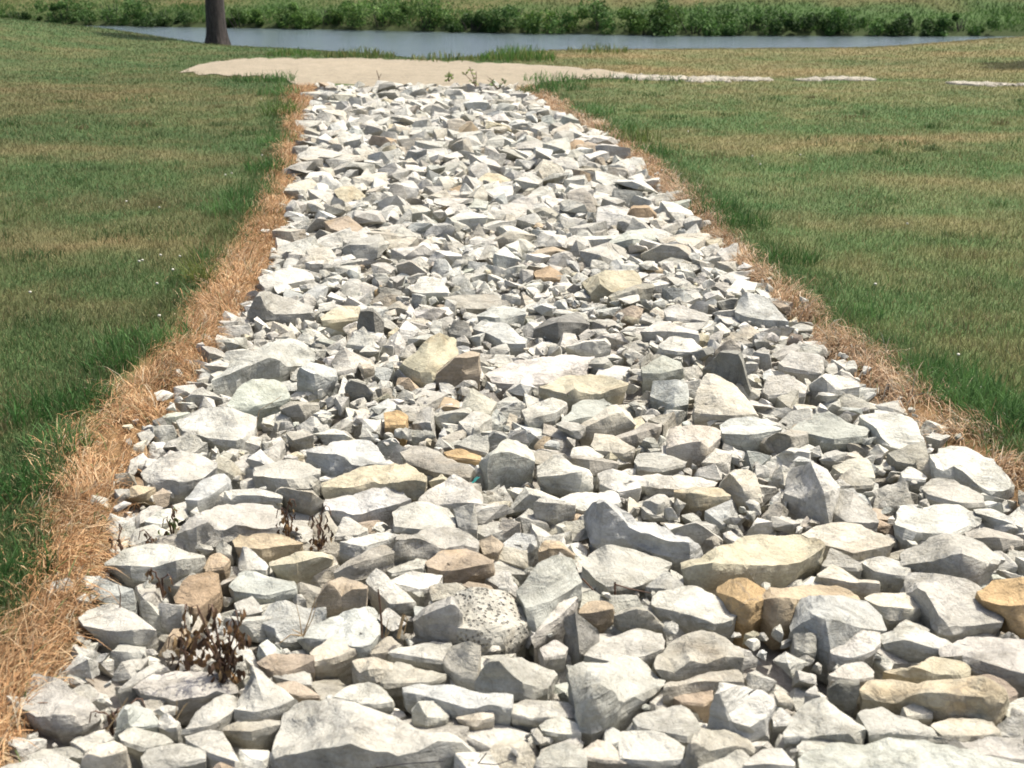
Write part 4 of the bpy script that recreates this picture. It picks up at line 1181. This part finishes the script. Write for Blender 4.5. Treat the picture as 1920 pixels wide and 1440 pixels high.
# taller tufts along the edges of the straw
tx, ty, th, tc = [], [], [], []
def tuft(cx, cy, n, r, h, tone):
    a = RNG.uniform(0, 6.28, n); q = r * np.sqrt(RNG.random(n))
    tx.append(cx + q * np.cos(a)); ty.append(cy + q * np.sin(a)); th.append(np.full(n, h) * RNG.uniform(.55, 1.15, n))
    tc.append(np.array(tone)[None] * RNG.normal(1, .2, (n, 1)).clip(.5, 1.6))
G1, G2 = (.05, .12, .03), (.085, .17, .05)
for px, py, n, r, h, t in ((250, 655, 160, .14, .13, G2), (205, 690, 120, .12, .11, G1), (150, 760, 120, .13, .10, G1), (330, 640, 70, .1, .12, G2),
                           (60, 780, 140, .15, .11, G1), (110, 840, 120, .12, .11, G2), (30, 930, 160, .13, .12, G1), (40, 1080, 90, .1, .10, G1),
                           (372, 530, 60, .09, .22, (.13, .16, .04)), (395, 490, 60, .1, .14, G1), (430, 400, 120, .2, .16, G2), (470, 370, 120, .2, .15, G1),
                           (505, 320, 100, .2, .16, G1), (520, 270, 90, .2, .16, G2), (530, 215, 90, .22, .22, (.10, .16, .04)), (525, 180, 120, .3, .17, G2), (490, 152, 90, .4, .13, G1), (525, 154, 60, .25, .17, G2),
                           (1800, 740, 420, .17, .13, G2), (1850, 772, 320, .14, .12, G2), (1770, 710, 130, .14, .12, G1), (1725, 700, 90, .1, .11, G2), (1900, 810, 160, .13, .13, G1), (1930, 800, 160, .14, .13, G2),
                           (1480, 490, 110, .16, .12, G1), (1600, 590, 80, .14, .10, G2), (1390, 420, 130, .2, .13, G1), (1340, 395, 120, .2, .13, G1), (1230, 290, 90, .25, .14, G1), (1190, 265, 90, .25, .18, (.11, .15, .045)),
                           (1160, 250, 90, .25, .15, G1), (1110, 215, 90, .3, .15, G2), (1050, 165, 120, .4, .14, G1), (1035, 152, 90, .4, .16, G2), (1010, 175, 110, .25, .18, G1), (1120, 150, 90, .5, .10, G1), (1230, 152, 90, .5, .09, G1)):
    p = at_z(px, py, 0.0)
    tuft(p.x, p.y, int(n * 1.3), r, h, t)
rt = np.random.default_rng(77)
for _ in range(330):
    yy = 2.6 * (20 / 2.6) ** rt.random(); xx = rt.uniform(-1, 1) * (.42 * yy + .8)
    yq = min(yy, Y_END)
    dd = float(xs_at(GREEN_L, yq)) - xx if xx < 0 else xx - float(xs_at(GREEN_R, yq))
    if dd < .05 or yy > 17.5: continue
    tuft(xx, yy, int(rt.integers(20, 70)), rt.uniform(.04, .16) * (1 + yy * .06), rt.uniform(.035, .07), ((.040, .085, .026), (.065, .13, .04), (.09, .13, .05), (.16, .15, .07))[rt.integers(4)])
tx, ty, th, tc = map(np.concatenate, (tx, ty, th, tc))
v, f, c = blades(np.stack([tx, ty], 1), np.maximum(terrain(tx, ty), -.06), th, np.maximum(.0045, .0006 * ty) * RNG.uniform(.7, 1.3, len(tx)), RNG.uniform(.1, .9, len(tx)), tc, seg=3)
tag(np_mesh('tall_grass', v, f, M_grass, c), 'tufts of taller unmown green grass beside the dry straw', 'grass', kind='stuff')

# dry straw verge: bent bleached blades lying every way
n = 190000
y = 1.9 * (Y_END / 1.9) ** RNG.random(n)
side = RNG.random(n) < .5
el = np.where(side, xs_at(EDGE_L, y), xs_at(EDGE_R, y)); gl = np.where(side, xs_at(GREEN_L, y), xs_at(GREEN_R, y))
t = RNG.random(n) * 1.34 - 0.05
rag = .55 * (fbm(el * 3 + 7, y * 2.1, 88) - .5)                  # green breaks in unevenly
tt = t + rag * np.clip(t, 0, 1)
thin = np.where(tt > .9, RNG.random(n) < np.clip((1.25 - tt) * 1.6, 0, 1), True) & np.where(t < .05, RNG.random(n) < .25, True)
x = el + (gl - el) * t + RNG.normal(0, .015, n)
cl = fbm(x * 5, y * 5, 91, 2)
thin &= RNG.random(n) < np.clip((cl - .27) * 2.4, .06, 1)
x, y, cl, side, t, tt = x[thin], y[thin], cl[thin], side[thin], t[thin], tt[thin]
m = len(x)
h = RNG.uniform(.035, .105, m) * (.7 + .6 * cl) * np.where(t < .12, .7, 1) * np.where(RNG.random(m) < .05, 1.7, 1)
pal = np.array([[.37, .235, .125], [.44, .31, .18], [.30, .18, .092], [.54, .43, .29], [.22, .13, .068], [.34, .28, .17], [.36, .33, .26]])
c = pal[RNG.choice(7, m, p=[.28, .24, .15, .11, .07, .08, .07])] * RNG.normal(1, .12, (m, 1)) * (.8 + .4 * vnoise(x * 3, y * 3, 17))[:, None]
c = np.where(side[:, None], c * np.array([1.04, .96, .85]), c * np.array([1.04, 1.06, 1.10]))
gm = RNG.random(m) < np.clip((tt - .62) * 1.3, .03, .6)
c[gm] = np.array([.085, .125, .04]) * RNG.normal(1, .2, (int(gm.sum()), 1)).clip(.5, 1.5)
lean = np.clip(RNG.normal(1.2, .38, m), .1, 1.8)
hd = 6.28 * fbm(x * 1.8, y * 1.8, 29, 2) * 2 + RNG.normal(0, .9, m)
v, f, c = blades(np.stack([x, y], 1), np.maximum(terrain(x, y), -.04) + RNG.uniform(0, .016, m), h, np.maximum(.0036, .00050 * y) * RNG.uniform(.6, 1.3, m), lean, c, seg=3, curl=.6, hd=hd)
print('straw', m)
tag(np_mesh('dry_straw', v, f, M_straw, c), 'dead straw-coloured grass killed off in strips along both edges of the stones', 'dry grass', kind='stuff')

# ------------------------------------------------------------------ plants on the stones
def tube(path, r0, r1, k=5):
    path = [Vector(p) for p in path]
    V, Fc = [], []
    for i, p in enumerate(path):
        d = (path[min(i + 1, len(path) - 1)] - path[max(i - 1, 0)]).normalized()
        a = d.orthogonal().normalized(); b = d.cross(a)
        r = r0 + (r1 - r0) * i / max(1, len(path) - 1)
        for j in range(k):
            an = 6.2832 * j / k
            V.append(p + a * math.cos(an) * r + b * math.sin(an) * r)
    for i in range(len(path) - 1):
        for j in range(k):
            Fc.append((i * k + j, i * k + (j + 1) % k, (i + 1) * k + (j + 1) % k, (i + 1) * k + j))
    return np.array([tuple(q) for q in V]), np.array(Fc)

def tubes(name, paths, mat, parent=None, loc=None, k=5):
    V, Fc, n = [], [], 0
    for p, r0, r1 in paths:
        v, f = tube(p, r0, r1, k)
        V.append(v); Fc.append(f + n); n += len(v)
    return np_mesh(name, np.concatenate(V), np.concatenate(Fc), mat, parent=parent, loc=loc, smooth=True)

def empty(name, loc):
    o = bpy.data.objects.new(name, None)
    o.empty_display_size = .1
    col.objects.link(o); o.location = loc
    return o

def curled_leaf(rng, L, Wd, colr, parent, at, down, name='withered_leaf'):
    """hanging shrivelled leaf: three rows folded along the midrib"""
    rows = 5
    V = []
    ang = rng.uniform(0, 6.28)
    ca, sa = math.cos(ang), math.sin(ang)
    tw = rng.uniform(-1.2, 1.2)
    for i in range(rows):
        t = i / (rows - 1)
        w = Wd * math.sin(math.pi * (0.12 + 0.86 * t)) * .5
        fold = .5 + .5 * t
        rr = ang + tw * t
        for s in (-1, 0, 1):
            lx = s * w * math.cos(fold); ly = abs(s) * w * math.sin(fold) + .12 * L * math.sin(3 * t)
            V.append((lx * math.cos(rr) - ly * math.sin(rr) + .25 * L * t * ca, lx * math.sin(rr) + ly * math.cos(rr) + .25 * L * t * sa, -L * t * down + rng.normal(0, .001)))
    Fc = []
    for i in range(rows - 1):
        for j in range(2):
            a = i * 3 + j
            Fc.append((a, a + 1, a + 4, a + 3))
    c = np.tile(np.array(colr) * rng.uniform(.6, 1.35), (len(V), 1))
    return np_mesh(name, np.array(V), np.array(Fc), M_dead, c, parent=parent, loc=at, smooth=True)

DB = [(.13, .075, .036), (.085, .05, .028), (.19, .115, .052), (.06, .038, .024), (.26, .18, .09)]
def dead_weed(px, py, top_px, stems, nleaf, leaf_len, label, seed, spread=.05, green=False):
    rng = np.random.default_rng(seed)
    b = at_z(px, py, 0.02)
    root = empty('dead_weed', b)
    tag(root, label, 'weed', 'dead weeds among the stones')
    sc = (py - top_px) / F * b.y                         # height in metres
    for s in range(stems):
        a = rng.uniform(0, 6.28); q = spread * rng.uniform(.2, 1)
        hh = sc * (1 if s == 0 else rng.uniform(.55, .95))
        pth = [(0, 0, -.05)]
        for i in range(1, 6):
            t = i / 5
            pth.append((q * t * math.cos(a) + rng.normal(0, .004), q * t * math.sin(a) + rng.normal(0, .004), hh * t))
        e = Vector(pth[-1]); dv = Vector((math.cos(a), math.sin(a), 0))
        pth += [tuple(e + dv * .012 + Vector((0, 0, -.004))), tuple(e + dv * .018 + Vector((0, 0, -.03)))]
        tubes('stem', [(pth, .0032, .0013)], M_twig, root)
        for l in range(nleaf // stems):
            t = rng.uniform(.12, 1.0) ** 1.25
            p = Vector(pth[0]).lerp(Vector(pth[5]), t)
            k = DB[rng.integers(5)]
            if green and rng.random() < .4: k = (.10, .13, .04)
            p = p + Vector((rng.normal(0, .012), rng.normal(0, .012), 0))
            curled_leaf(rng, leaf_len * rng.uniform(.6, 1.25), leaf_len * rng.uniform(.35, .75), k, root, p, rng.uniform(.75, 1.0))
    return root
dead_weed(422, 1264, 1098, 6, 150, .030, 'tallest dead brown weed, its shrivelled leaves hanging in front of the brown boulder', 1, .055)
dead_weed(350, 1235, 1118, 3, 40, .030, 'dead brown weed with few leaves, just left of the tallest dead weed', 2, .06)
dead_weed(540, 1000, 925, 3, 36, .026, 'dead brown weed behind the apricot stone, the left one of a pair', 3, .03)
dead_weed(600, 1010, 935, 3, 36, .026, 'dead brown weed behind the apricot stone, the right one of a pair', 4, .035)
dead_weed(326, 1000, 932, 2, 26, .024, 'half dead weed with greenish leaves standing by the ridged block', 5, .02, True)
dead_weed(283, 1022, 985, 2, 12, .022, 'low dead weed beside the straw, left of the half dead greenish weed', 6, .03)
dead_weed(303, 1090, 1052, 2, 12, .022, 'small dead weed on the long pale stone above the brown boulder', 7, .03)
dead_weed(232, 1030, 985, 3, 14, .024, 'drooping dead weed at the very edge of the left straw', 8, .04)
dead_weed(205, 1345, 1320, 4, 20, .022, 'withered tangle of weed beside the corner wedge stone', 9, .07)

def stalk(name, label, pieces, mat, cat='stalk'):
    """pieces: lists of (px, py, height above the stones)"""
    paths = []
    o0 = None
    for rows, r0, r1 in pieces:
        base = at_z(rows[0][0], rows[0][1], .03)
        pts = []
        for px, py in rows:
            pts.append(at_y(px, py, base.y + .0))
        if o0 is None: o0 = base
        paths.append(([tuple(p - o0) for p in pts], r0, r1))
    root = empty(name, o0)
    tag(root, label, cat)
    for p in paths: tubes('stem', [p], mat, root)
    return root
stalk('dry_stalk', 'thin upright reddish brown stalk in front of the smooth blue-grey slab', [([(716, 1196), (715, 1160), (711, 1118), (709, 1105)], .0035, .0022)], M_twig)
stalk('dry_stalk', 'short broken brown stub beside the thin upright reddish stalk', [([(747, 1196), (752, 1172), (757, 1152)], .0048, .004), ([(722, 1194), (726, 1172), (729, 1160)], .0014, .0008), ([(724, 1194), (734, 1175)], .0012, .0008), ([(757, 1190), (764, 1160), (758, 1152)], .0012, .0008)], M_twig_pale)
stalk('dry_stalk', 'fan of thin tan stalks growing behind the flat brown slab', [([(568, 1194), (580, 1160), (592, 1120)], .0022, .001), ([(566, 1190), (562, 1160), (555, 1132)], .0014, .0008), ([(570, 1192), (586, 1160), (594, 1130)], .0012, .0008), ([(566, 1192), (545, 1190), (524, 1206)], .0022, .001), ([(568, 1190), (548, 1180)], .0014, .0008)], M_twig_pale)
stalk('fallen_twig', 'brown forked twig lying in front of the speckled rock', [([(1092, 1085), (1110, 1104), (1128, 1122), (1140, 1128)], .0026, .0016), ([(1155, 1096), (1180, 1104), (1220, 1112)], .0024, .0012), ([(1153, 1092), (1153, 1125)], .003, .003)], M_twig, 'twig')
stalk('fallen_twig', 'long thin black twig lying along the bottom edge', [([(705, 1440), (760, 1432), (830, 1427)], .0016, .0012), ([(896, 1432), (912, 1412)], .0013, .001), ([(897, 1431), (930, 1434), (960, 1424)], .0014, .001)], M_twig_dark, 'twig')
stalk('fallen_twig', 'short black twig lying on the smooth blue-grey slab', [([(675, 1186), (684, 1198), (696, 1215)], .0016, .001)], M_twig_dark, 'twig')
stalk('fallen_twig', 'pale bare twig on the stones beside the corner wedge', [([(200, 1370), (215, 1348), (240, 1308)], .002, .0012), ([(330, 1350), (345, 1325), (352, 1318)], .0018, .001), ([(330, 1340), (332, 1312)], .0012, .0008)], M_twig_pale, 'twig')
stalk('dry_stalk', 'single thin dark stalk standing among straw left of the brown boulder', [([(225, 1140), (226, 1115), (222, 1098)], .0018, .001), ([(335, 1245), (340, 1200), (342, 1172)], .0016, .001)], M_twig)
stalk('dry_stalk', 'thin grass stalk bent over the flat straw-side slab', [([(482, 792), (486, 770), (520, 748), (528, 742)], .0014, .0008)], M_twig_pale)

# scrap of teal twine
b = at_z(885, 905, .035)
tw = empty('twine_scrap', b)
tag(tw, 'frayed scrap of teal twine caught between grey stones', 'twine')
for pts in ([(0, 0, 0), (.008, .01, .008), (.018, .012, .016)], [(0, 0, 0), (.012, .004, .004), (.02, .006, .018)], [(.004, 0, 0), (.009, -.004, .009), (.026, .0, .02)]):
    tubes('strand', [(pts, .0022, .0012)], M_teal, tw)

# broad green blades at the left edge
def leafy(name, label, px, py, items, cat, mat_leaf=M_leaf):
    """items: (length, width, heading, rise, colour) broad arching leaves"""
    b = at_z(px, py, .0)
    root = empty(name, b); tag(root, label, cat)
    for L, Wd, hd, rise, cc in items:
        V, Fc = [], []
        for i in range(7):
            t = i / 6
            w = Wd * (math.sin(math.pi * min(1, .25 + .75 * t)) if t < 1 else .02) * .5
            fx, fz = L * t * math.cos(rise) * (1), L * (t * math.sin(rise) - .55 * t * t * math.cos(rise))
            for s in (-1, 0, 1):
                V.append((fx * math.cos(hd) - s * w * math.sin(hd), fx * math.sin(hd) + s * w * math.cos(hd), fz + abs(s) * w * .35))
        for i in range(6):
            for j in range(2):
                a = i * 3 + j
                Fc.append((a, a + 1, a + 4, a + 3))
        np_mesh('leaf', np.array(V), np.array(Fc), mat_leaf, np.tile(np.array(cc), (len(V), 1)), parent=root, smooth=True)
    return root
g1 = (.07, .17, .03)
leafy('broad_grass', 'clump of broad green grass blades growing in straw at the left edge', -12, 1215,
      [(.13, .016, .2, 1.2, g1), (.12, .014, -.3, 1.0, (.10, .20, .05)), (.10, .012, .9, .8, (.06, .14, .03)), (.14, .012, -.1, .5, (.12, .17, .06)), (.09, .012, 2.2, 1.1, g1), (.08, .01, -1.2, 1.0, g1)], 'grass clump')

# seedlings on the path
def seedling(px, py, top, label, seed, nl, colr):
    rng = np.random.default_rng(seed)
    b = at_z(px, py, 0.03)
    root = empty('weed_seedling', b); tag(root, label, 'weed')
    hh = (py - top) / F * b.y
    for s in range(3):
        a = rng.uniform(-1, 1) * .18
        pth = [(a * t + rng.normal(0, .006), rng.normal(0, .03) * t, hh * t * (1 if s == 0 else .75)) for t in np.linspace(0, 1, 6)]
        tubes('stem', [(pth, .007, .004)], M_twig, root)
        for k in range(nl):
            t = rng.uniform(.25, 1)
            p = Vector(pth[min(5, int(t * 5))])
            L = rng.uniform(.035, .07)
            hd = rng.uniform(0, 6.28); ti = rng.uniform(-.5, .9)
            d = Vector((math.cos(hd) * math.cos(ti), math.sin(hd) * math.cos(ti), math.sin(ti))); e = d.orthogonal().normalized()
            V = [p, p + d * L * .5 + e * L * .32, p + d * L, p + d * L * .5 - e * L * .32]
            np_mesh('leaf', np.array([tuple(q) for q in V]), np.array([[0, 1, 2, 3]]), M_leaf, np.tile(np.array(colr) * rng.uniform(.7, 1.3), (4, 1)), parent=root)
    return root
seedling(842, 153, 135, 'low green seedling on the gravel path, left of the twiggy one', 1, 5, (.14, .20, .05))
seedling(893, 162, 127, 'twiggy seedling with yellow-green leaves at the end of the stones', 2, 6, (.16, .20, .06))
seedling(935, 168, 144, 'leafy seedling at the far right end of the stones', 3, 5, (.12, .17, .06))
stalk('dry_stalk', 'bare twig standing on the gravel path at the end of the stones', [([(712, 158), (710, 145), (706, 132)], .008, .004), ([(711, 146), (715, 138)], .005, .003)], M_twig)

# clover heads in the lawn
pos = [(490, 192), (492, 300), (435, 333), (423, 336), (238, 388), (300, 400), (302, 490), (338, 492), (262, 502), (325, 518), (296, 545), (58, 562), (268, 500), (300, 607), (1020, 186), (1410, 302), (1425, 318), (1500, 300), (1795, 680), (1836, 744), (1240, 330), (1700, 430), (1290, 255), (1640, 545)]
hv = []
for k in range(1):
    bmh = bmesh.new(); bmesh.ops.create_icosphere(bmh, subdivisions=2, radius=.5)
    hv = np.array([q.co[:] for q in bmh.verts]); hf = np.array([[q.index for q in fc.verts] for fc in bmh.faces]); bmh.free()
hv = hv * (1 + .25 * np.sin(hv[:, :1] * 40) * np.cos(hv[:, 1:2] * 37))
first = None
for i, (px, py) in enumerate(pos):
    p = at_z(px, py, .0)
    z = float(terrain(np.array([p.x]), np.array([p.y]))[0])
    if first is None:
        o = empty('clover_flower', (p.x, p.y, z))
        head = np_mesh('flower_head', hv * np.array([.015, .015, .013]) + np.array([0, 0, .045]), hf, M_white, parent=o, smooth=True)
        st = tubes('stem', [([(0, 0, 0), (.003, 0, .03), (0, 0, .042)], .0012, .001)], M_green_stem, o)
        first = o
    else:
        o = first.copy(); col.objects.link(o); o.location = (p.x, p.y, z)
        for ch in list(first.children):
            q = ch.copy(); col.objects.link(q); q.parent = o
    o.rotation_euler.z = i * 1.3
    tag(o, 'small white clover head standing in the mown lawn', 'clover', 'white clover heads dotted over the lawns')

# ------------------------------------------------------------------ riverside
def leaf_cloud(centres, radii, n, size, cols, rng, flat=.8):
    """leaf faces spread through a set of clumps"""
    k = rng.integers(0, len(centres), n)
    d = rng.normal(0, 1, (n, 3)); d /= np.linalg.norm(d, axis=1)[:, None]
    rr = radii[k] * (.35 + .65 * rng.random(n) ** .45)
    p = centres[k] + d * rr[:, None] * np.array([1, 1, flat])
    a = rng.normal(0, 1, (n, 3)); a /= np.linalg.norm(a, axis=1)[:, None]
    b = np.cross(a, rng.normal(0, 1, (n, 3))); b /= np.linalg.norm(b, axis=1)[:, None] + 1e-9
    s = size * rng.uniform(.6, 1.3, n)[:, None]
    v = np.stack([p - a * s, p + b * s * .55, p + a * s, p - b * s * .55], 1).reshape(-1, 3)
    f = np.arange(n * 4).reshape(-1, 4)
    tone = rng.random(len(centres))[k]
    c = cols[rng.integers(0, len(cols), n)] * (.75 + .5 * tone)[:, None] * rng.normal(1, .15, (n, 1)).clip(.5, 1.5)
    return v, f, np.repeat(c, 4, 0)

GB = np.array([[.052, .118, .024], [.072, .150, .034], [.038, .088, .020], [.088, .158, .044]])
def shrub(px, h, w, label, seed, cols=GB):
    rng = np.random.default_rng(seed)
    q = at_z(px, np.interp(px, [0, 300, 880, 1300, 1920], [46, 51, 62, 68, 69]) - 1.0, WATER_Z)
    y = float(ys_at(FAR, q.x)) + rng.uniform(.25, .6)
    x = q.x * y / q.y
    root = empty('river_shrub', (x, y, WATER_Z + .02))
    h *= 1.12; w *= 1.35
    tag(root, label, 'shrub', 'shrubs along the far river bank')
    m = 12
    c = np.stack([rng.uniform(-w * .5, w * .5, m), rng.normal(0, .3, m), h * rng.uniform(.05, .85, m) * rng.uniform(.6, 1, m)], 1)
    r = rng.uniform(.16, .50, m) * h * .85
    v, f, cc = leaf_cloud(c, r, 2600, .045, cols, rng, .9)
    v[:, 2] = np.maximum(v[:, 2], .0)
    tag(np_mesh('foliage', v, f, M_leaf, cc, parent=root), kind='stuff')
    tubes('stem', [([(0, 0, -.3), (a, b * .5, h * .35), (a * 1.6, b, h * .7)], .02, .008) for a, b in rng.normal(0, .18, (5, 2))], M_bark, root)
ordw = 'first second third fourth fifth sixth seventh eighth ninth tenth eleventh twelfth thirteenth fourteenth fifteenth sixteenth seventeenth eighteenth nineteenth twentieth'.split()
DK = GB * .6; YG = GB * np.array([1.15, 1.05, .9])
LT = GB * np.array([1.45, 1.3, 1.3])
sh = [(40, .5, 1.2, DK), (120, .75, 1.3, GB), (215, .85, 1.7, GB), (310, .6, 1.3, DK), (450, .55, 1.1, YG), (530, .8, 1.8, LT), (620, .7, 1.7, YG), (715, .95, 1.9, LT), (800, 1.1, 1.9, LT),
      (885, .5, .9, DK), (950, .85, 1.3, GB), (1035, .7, 1.6, YG), (1125, 1.0, 1.9, GB), (1215, .75, 1.3, YG), (1300, .95, 1.7, GB), (1405, .8, 1.9, GB), (1500, .6, 1.2, DK), (1590, .7, 1.5, GB), (1700, .5, 1.0, DK), (1800, .6, 1.3, GB)]
for i, (px, h, w, cols) in enumerate(sh):
    adj = 'dark green' if cols is DK else 'light green' if cols is LT else 'yellow-green' if cols is YG else 'bushy green'
    shrub(px, h, w, f'{adj} shrub at the far waterline, {ordw[i]} from the left', 40 + i, cols)

# rough growth on the far bank, one mass
n = 60000
x = RNG.uniform(-24, 24, n); d = RNG.uniform(.1, 1, n) ** 1.5 * 9 + .15
y = ys_at(FAR, x) + d
hh = (0.10 + .38 * np.clip(vnoise(x * .9, y * .9, 71) - .35, 0, 1)) * np.exp(-d / 2.5) * RNG.uniform(.6, 1.2, n) + .03
cc = far_color(x, y) * RNG.normal(1.0, .25, (n, 1)).clip(.5, 1.8)
gmask = (d < 1.2 + 3 * vnoise(x * .35, y * .2, 33) * (.35 + .65 * sstep(4, -4, x)) + 1.2 * vnoise(x, y, 34))[:, None]
cc = np.where(gmask, np.array([.06, .125, .03]) * RNG.normal(1, .25, (n, 1)).clip(.5, 1.7), cc)
v, f, c = blades(np.stack([x, y], 1), far_ground(x, y), hh, np.full(n, .035), RNG.uniform(.1, .9, n), cc)
tag(np_mesh('bank_grass', v, f, M_grass, c), 'rough grass and weeds covering the far river bank', 'grass', kind='stuff')

# clumps of tall grass on the near river edge
def shore_clump(px0, px1, py, h, n, label, seed, tones):
    rng = np.random.default_rng(seed)
    a, b = at_z(px0, py), at_z(px1, py)
    x = rng.uniform(a.x, b.x, n); y = np.minimum(ys_at(SHORE, x) - .1, a.y) + rng.normal(0, .25, n)
    root = empty('bank_tuft', ((a.x + b.x) / 2, float(np.mean(y)), -.05)); tag(root, label, 'grass clump')
    env = .5 + .5 * np.sin(np.pi * (x - a.x) / (b.x - a.x)) * (.6 + .8 * vnoise(x * 2.5, y, seed))
    v, f, c = blades(np.stack([x - root.location.x, y - root.location.y], 1), terrain(x, y) + .05, h * env * rng.uniform(.5, 1.1, n), np.full(n, .016), rng.uniform(.05, .6, n), tones[rng.integers(0, len(tones), n)] * rng.normal(1, .2, (n, 1)).clip(.5, 1.6), seg=3, rng=rng)
    tag(np_mesh('grass_blades', v, f, M_grass, c, parent=root), kind='stuff')
TG = np.array([[.07, .15, .03], [.10, .19, .045], [.16, .19, .06]]); TY = np.array([[.14, .17, .05], [.20, .20, .08], [.08, .14, .035]])
shore_clump(900, 1040, 112, .25, 480, 'bright green clump of tall grass on the near river edge, behind the gravel path', 1, TG)
shore_clump(610, 740, 107, .2, 300, 'straggly yellow-green grass on the near river edge, right of the tree', 2, TY)
shore_clump(760, 905, 113, .17, 180, 'sparse thin grass on the near river edge behind the path', 3, TY)
shore_clump(1060, 1180, 98, .2, 130, 'a few pale seeding grass stems on the near river edge', 4, TY)
shore_clump(500, 600, 104, .14, 260, 'low green grass by the river between tree and gravel path', 5, TG)

# trees
def tree(px, py, z, r, height, crown_r, crown_h, label, seed, cols, nleaf=5000, at_=None, lean=.0):
    rng = np.random.default_rng(seed)
    b = at_z(px, py, z) if at_ is None else Vector(at_)
    root = empty('tree', b); tag(root, label, 'tree')
    ch = height - crown_h * .5
    pth = [(0, 0, -.3), (0, 0, 0), (.01, 0, .25), (.015, 0, .8), (.02 + lean * .3, .02, 2.0), (.03 + lean, .03, ch)]
    V, Fc, k = [], [], 18
    prof = [(-.3, 1.5), (0, 1.22), (.10, 1.08), (.3, .99), (.8, .90), (1.6, .84), (2.6, .78), (ch * .8, .5), (ch, .3)]
    for i, (zz, s) in enumerate(prof):
        for j in range(k):
            a = 6.2832 * j / k
            flare = 1 + (.16 * math.sin(a * 5 + seed) if zz < .12 else .04 * math.sin(a * 3 + zz)) + rng.normal(0, .02)
            V.append((math.cos(a) * r * s * flare + lean * zz / ch, math.sin(a) * r * s * flare, zz))
    for i in range(len(prof) - 1):
        for j in range(k):
            Fc.append((i * k + j, i * k + (j + 1) % k, (i + 1) * k + (j + 1) % k, (i + 1) * k + j))
    np_mesh('trunk', np.array(V), np.array(Fc), M_bark, parent=root, smooth=True)
    m = 26
    d = rng.normal(0, 1, (m, 3)); d /= np.linalg.norm(d, axis=1)[:, None]
    c = d * (rng.random(m) ** .5)[:, None] * np.array([crown_r, crown_r, crown_h * .5]) * .8 + np.array([lean, 0, height])
    for i in range(0, m, 3):
        s = np.array([lean * .9, 0, ch * rng.uniform(.7, .95)])
        mid = (s + c[i]) / 2 + np.array([0, 0, .25])
        tubes('limb', [([tuple(s), tuple(mid), tuple(c[i])], r * .28, r * .06)], M_bark, root, k=7)
    v, f, cc = leaf_cloud(c, rng.uniform(.35, .6, m) * crown_r * .8, nleaf, .09, cols, rng)
    tag(np_mesh('crown', v, f, M_leaf, cc, parent=root), kind='stuff')
    return root
tree(407, 82.5, -.06, .215, 3.7, .95, 2.2, 'dark-barked tree standing at the river edge, only its trunk in view', 1, GB, 3200)
b2 = at_z(527, 9, .0)
yy = 50.0; xx = (527 - 960) / F * yy
tree(0, 0, 0, .26, 6.5, 2.2, 3.5, 'second tree with a slim dark trunk base far up the opposite bank', 2, DK, 3000, at_=(xx * 1.0, yy, float(far_ground(np.array([xx]), np.array([yy]))[0])))

tree(0, 0, 0, .2, 4.3, 1.0, 2.2, 'tree on the right-hand lawn whose shadow falls across the grass at the edge', 5, GB, 3000, at_=(10.3, 21.9, float(terrain(np.array([10.3]), np.array([21.9]))[0])))
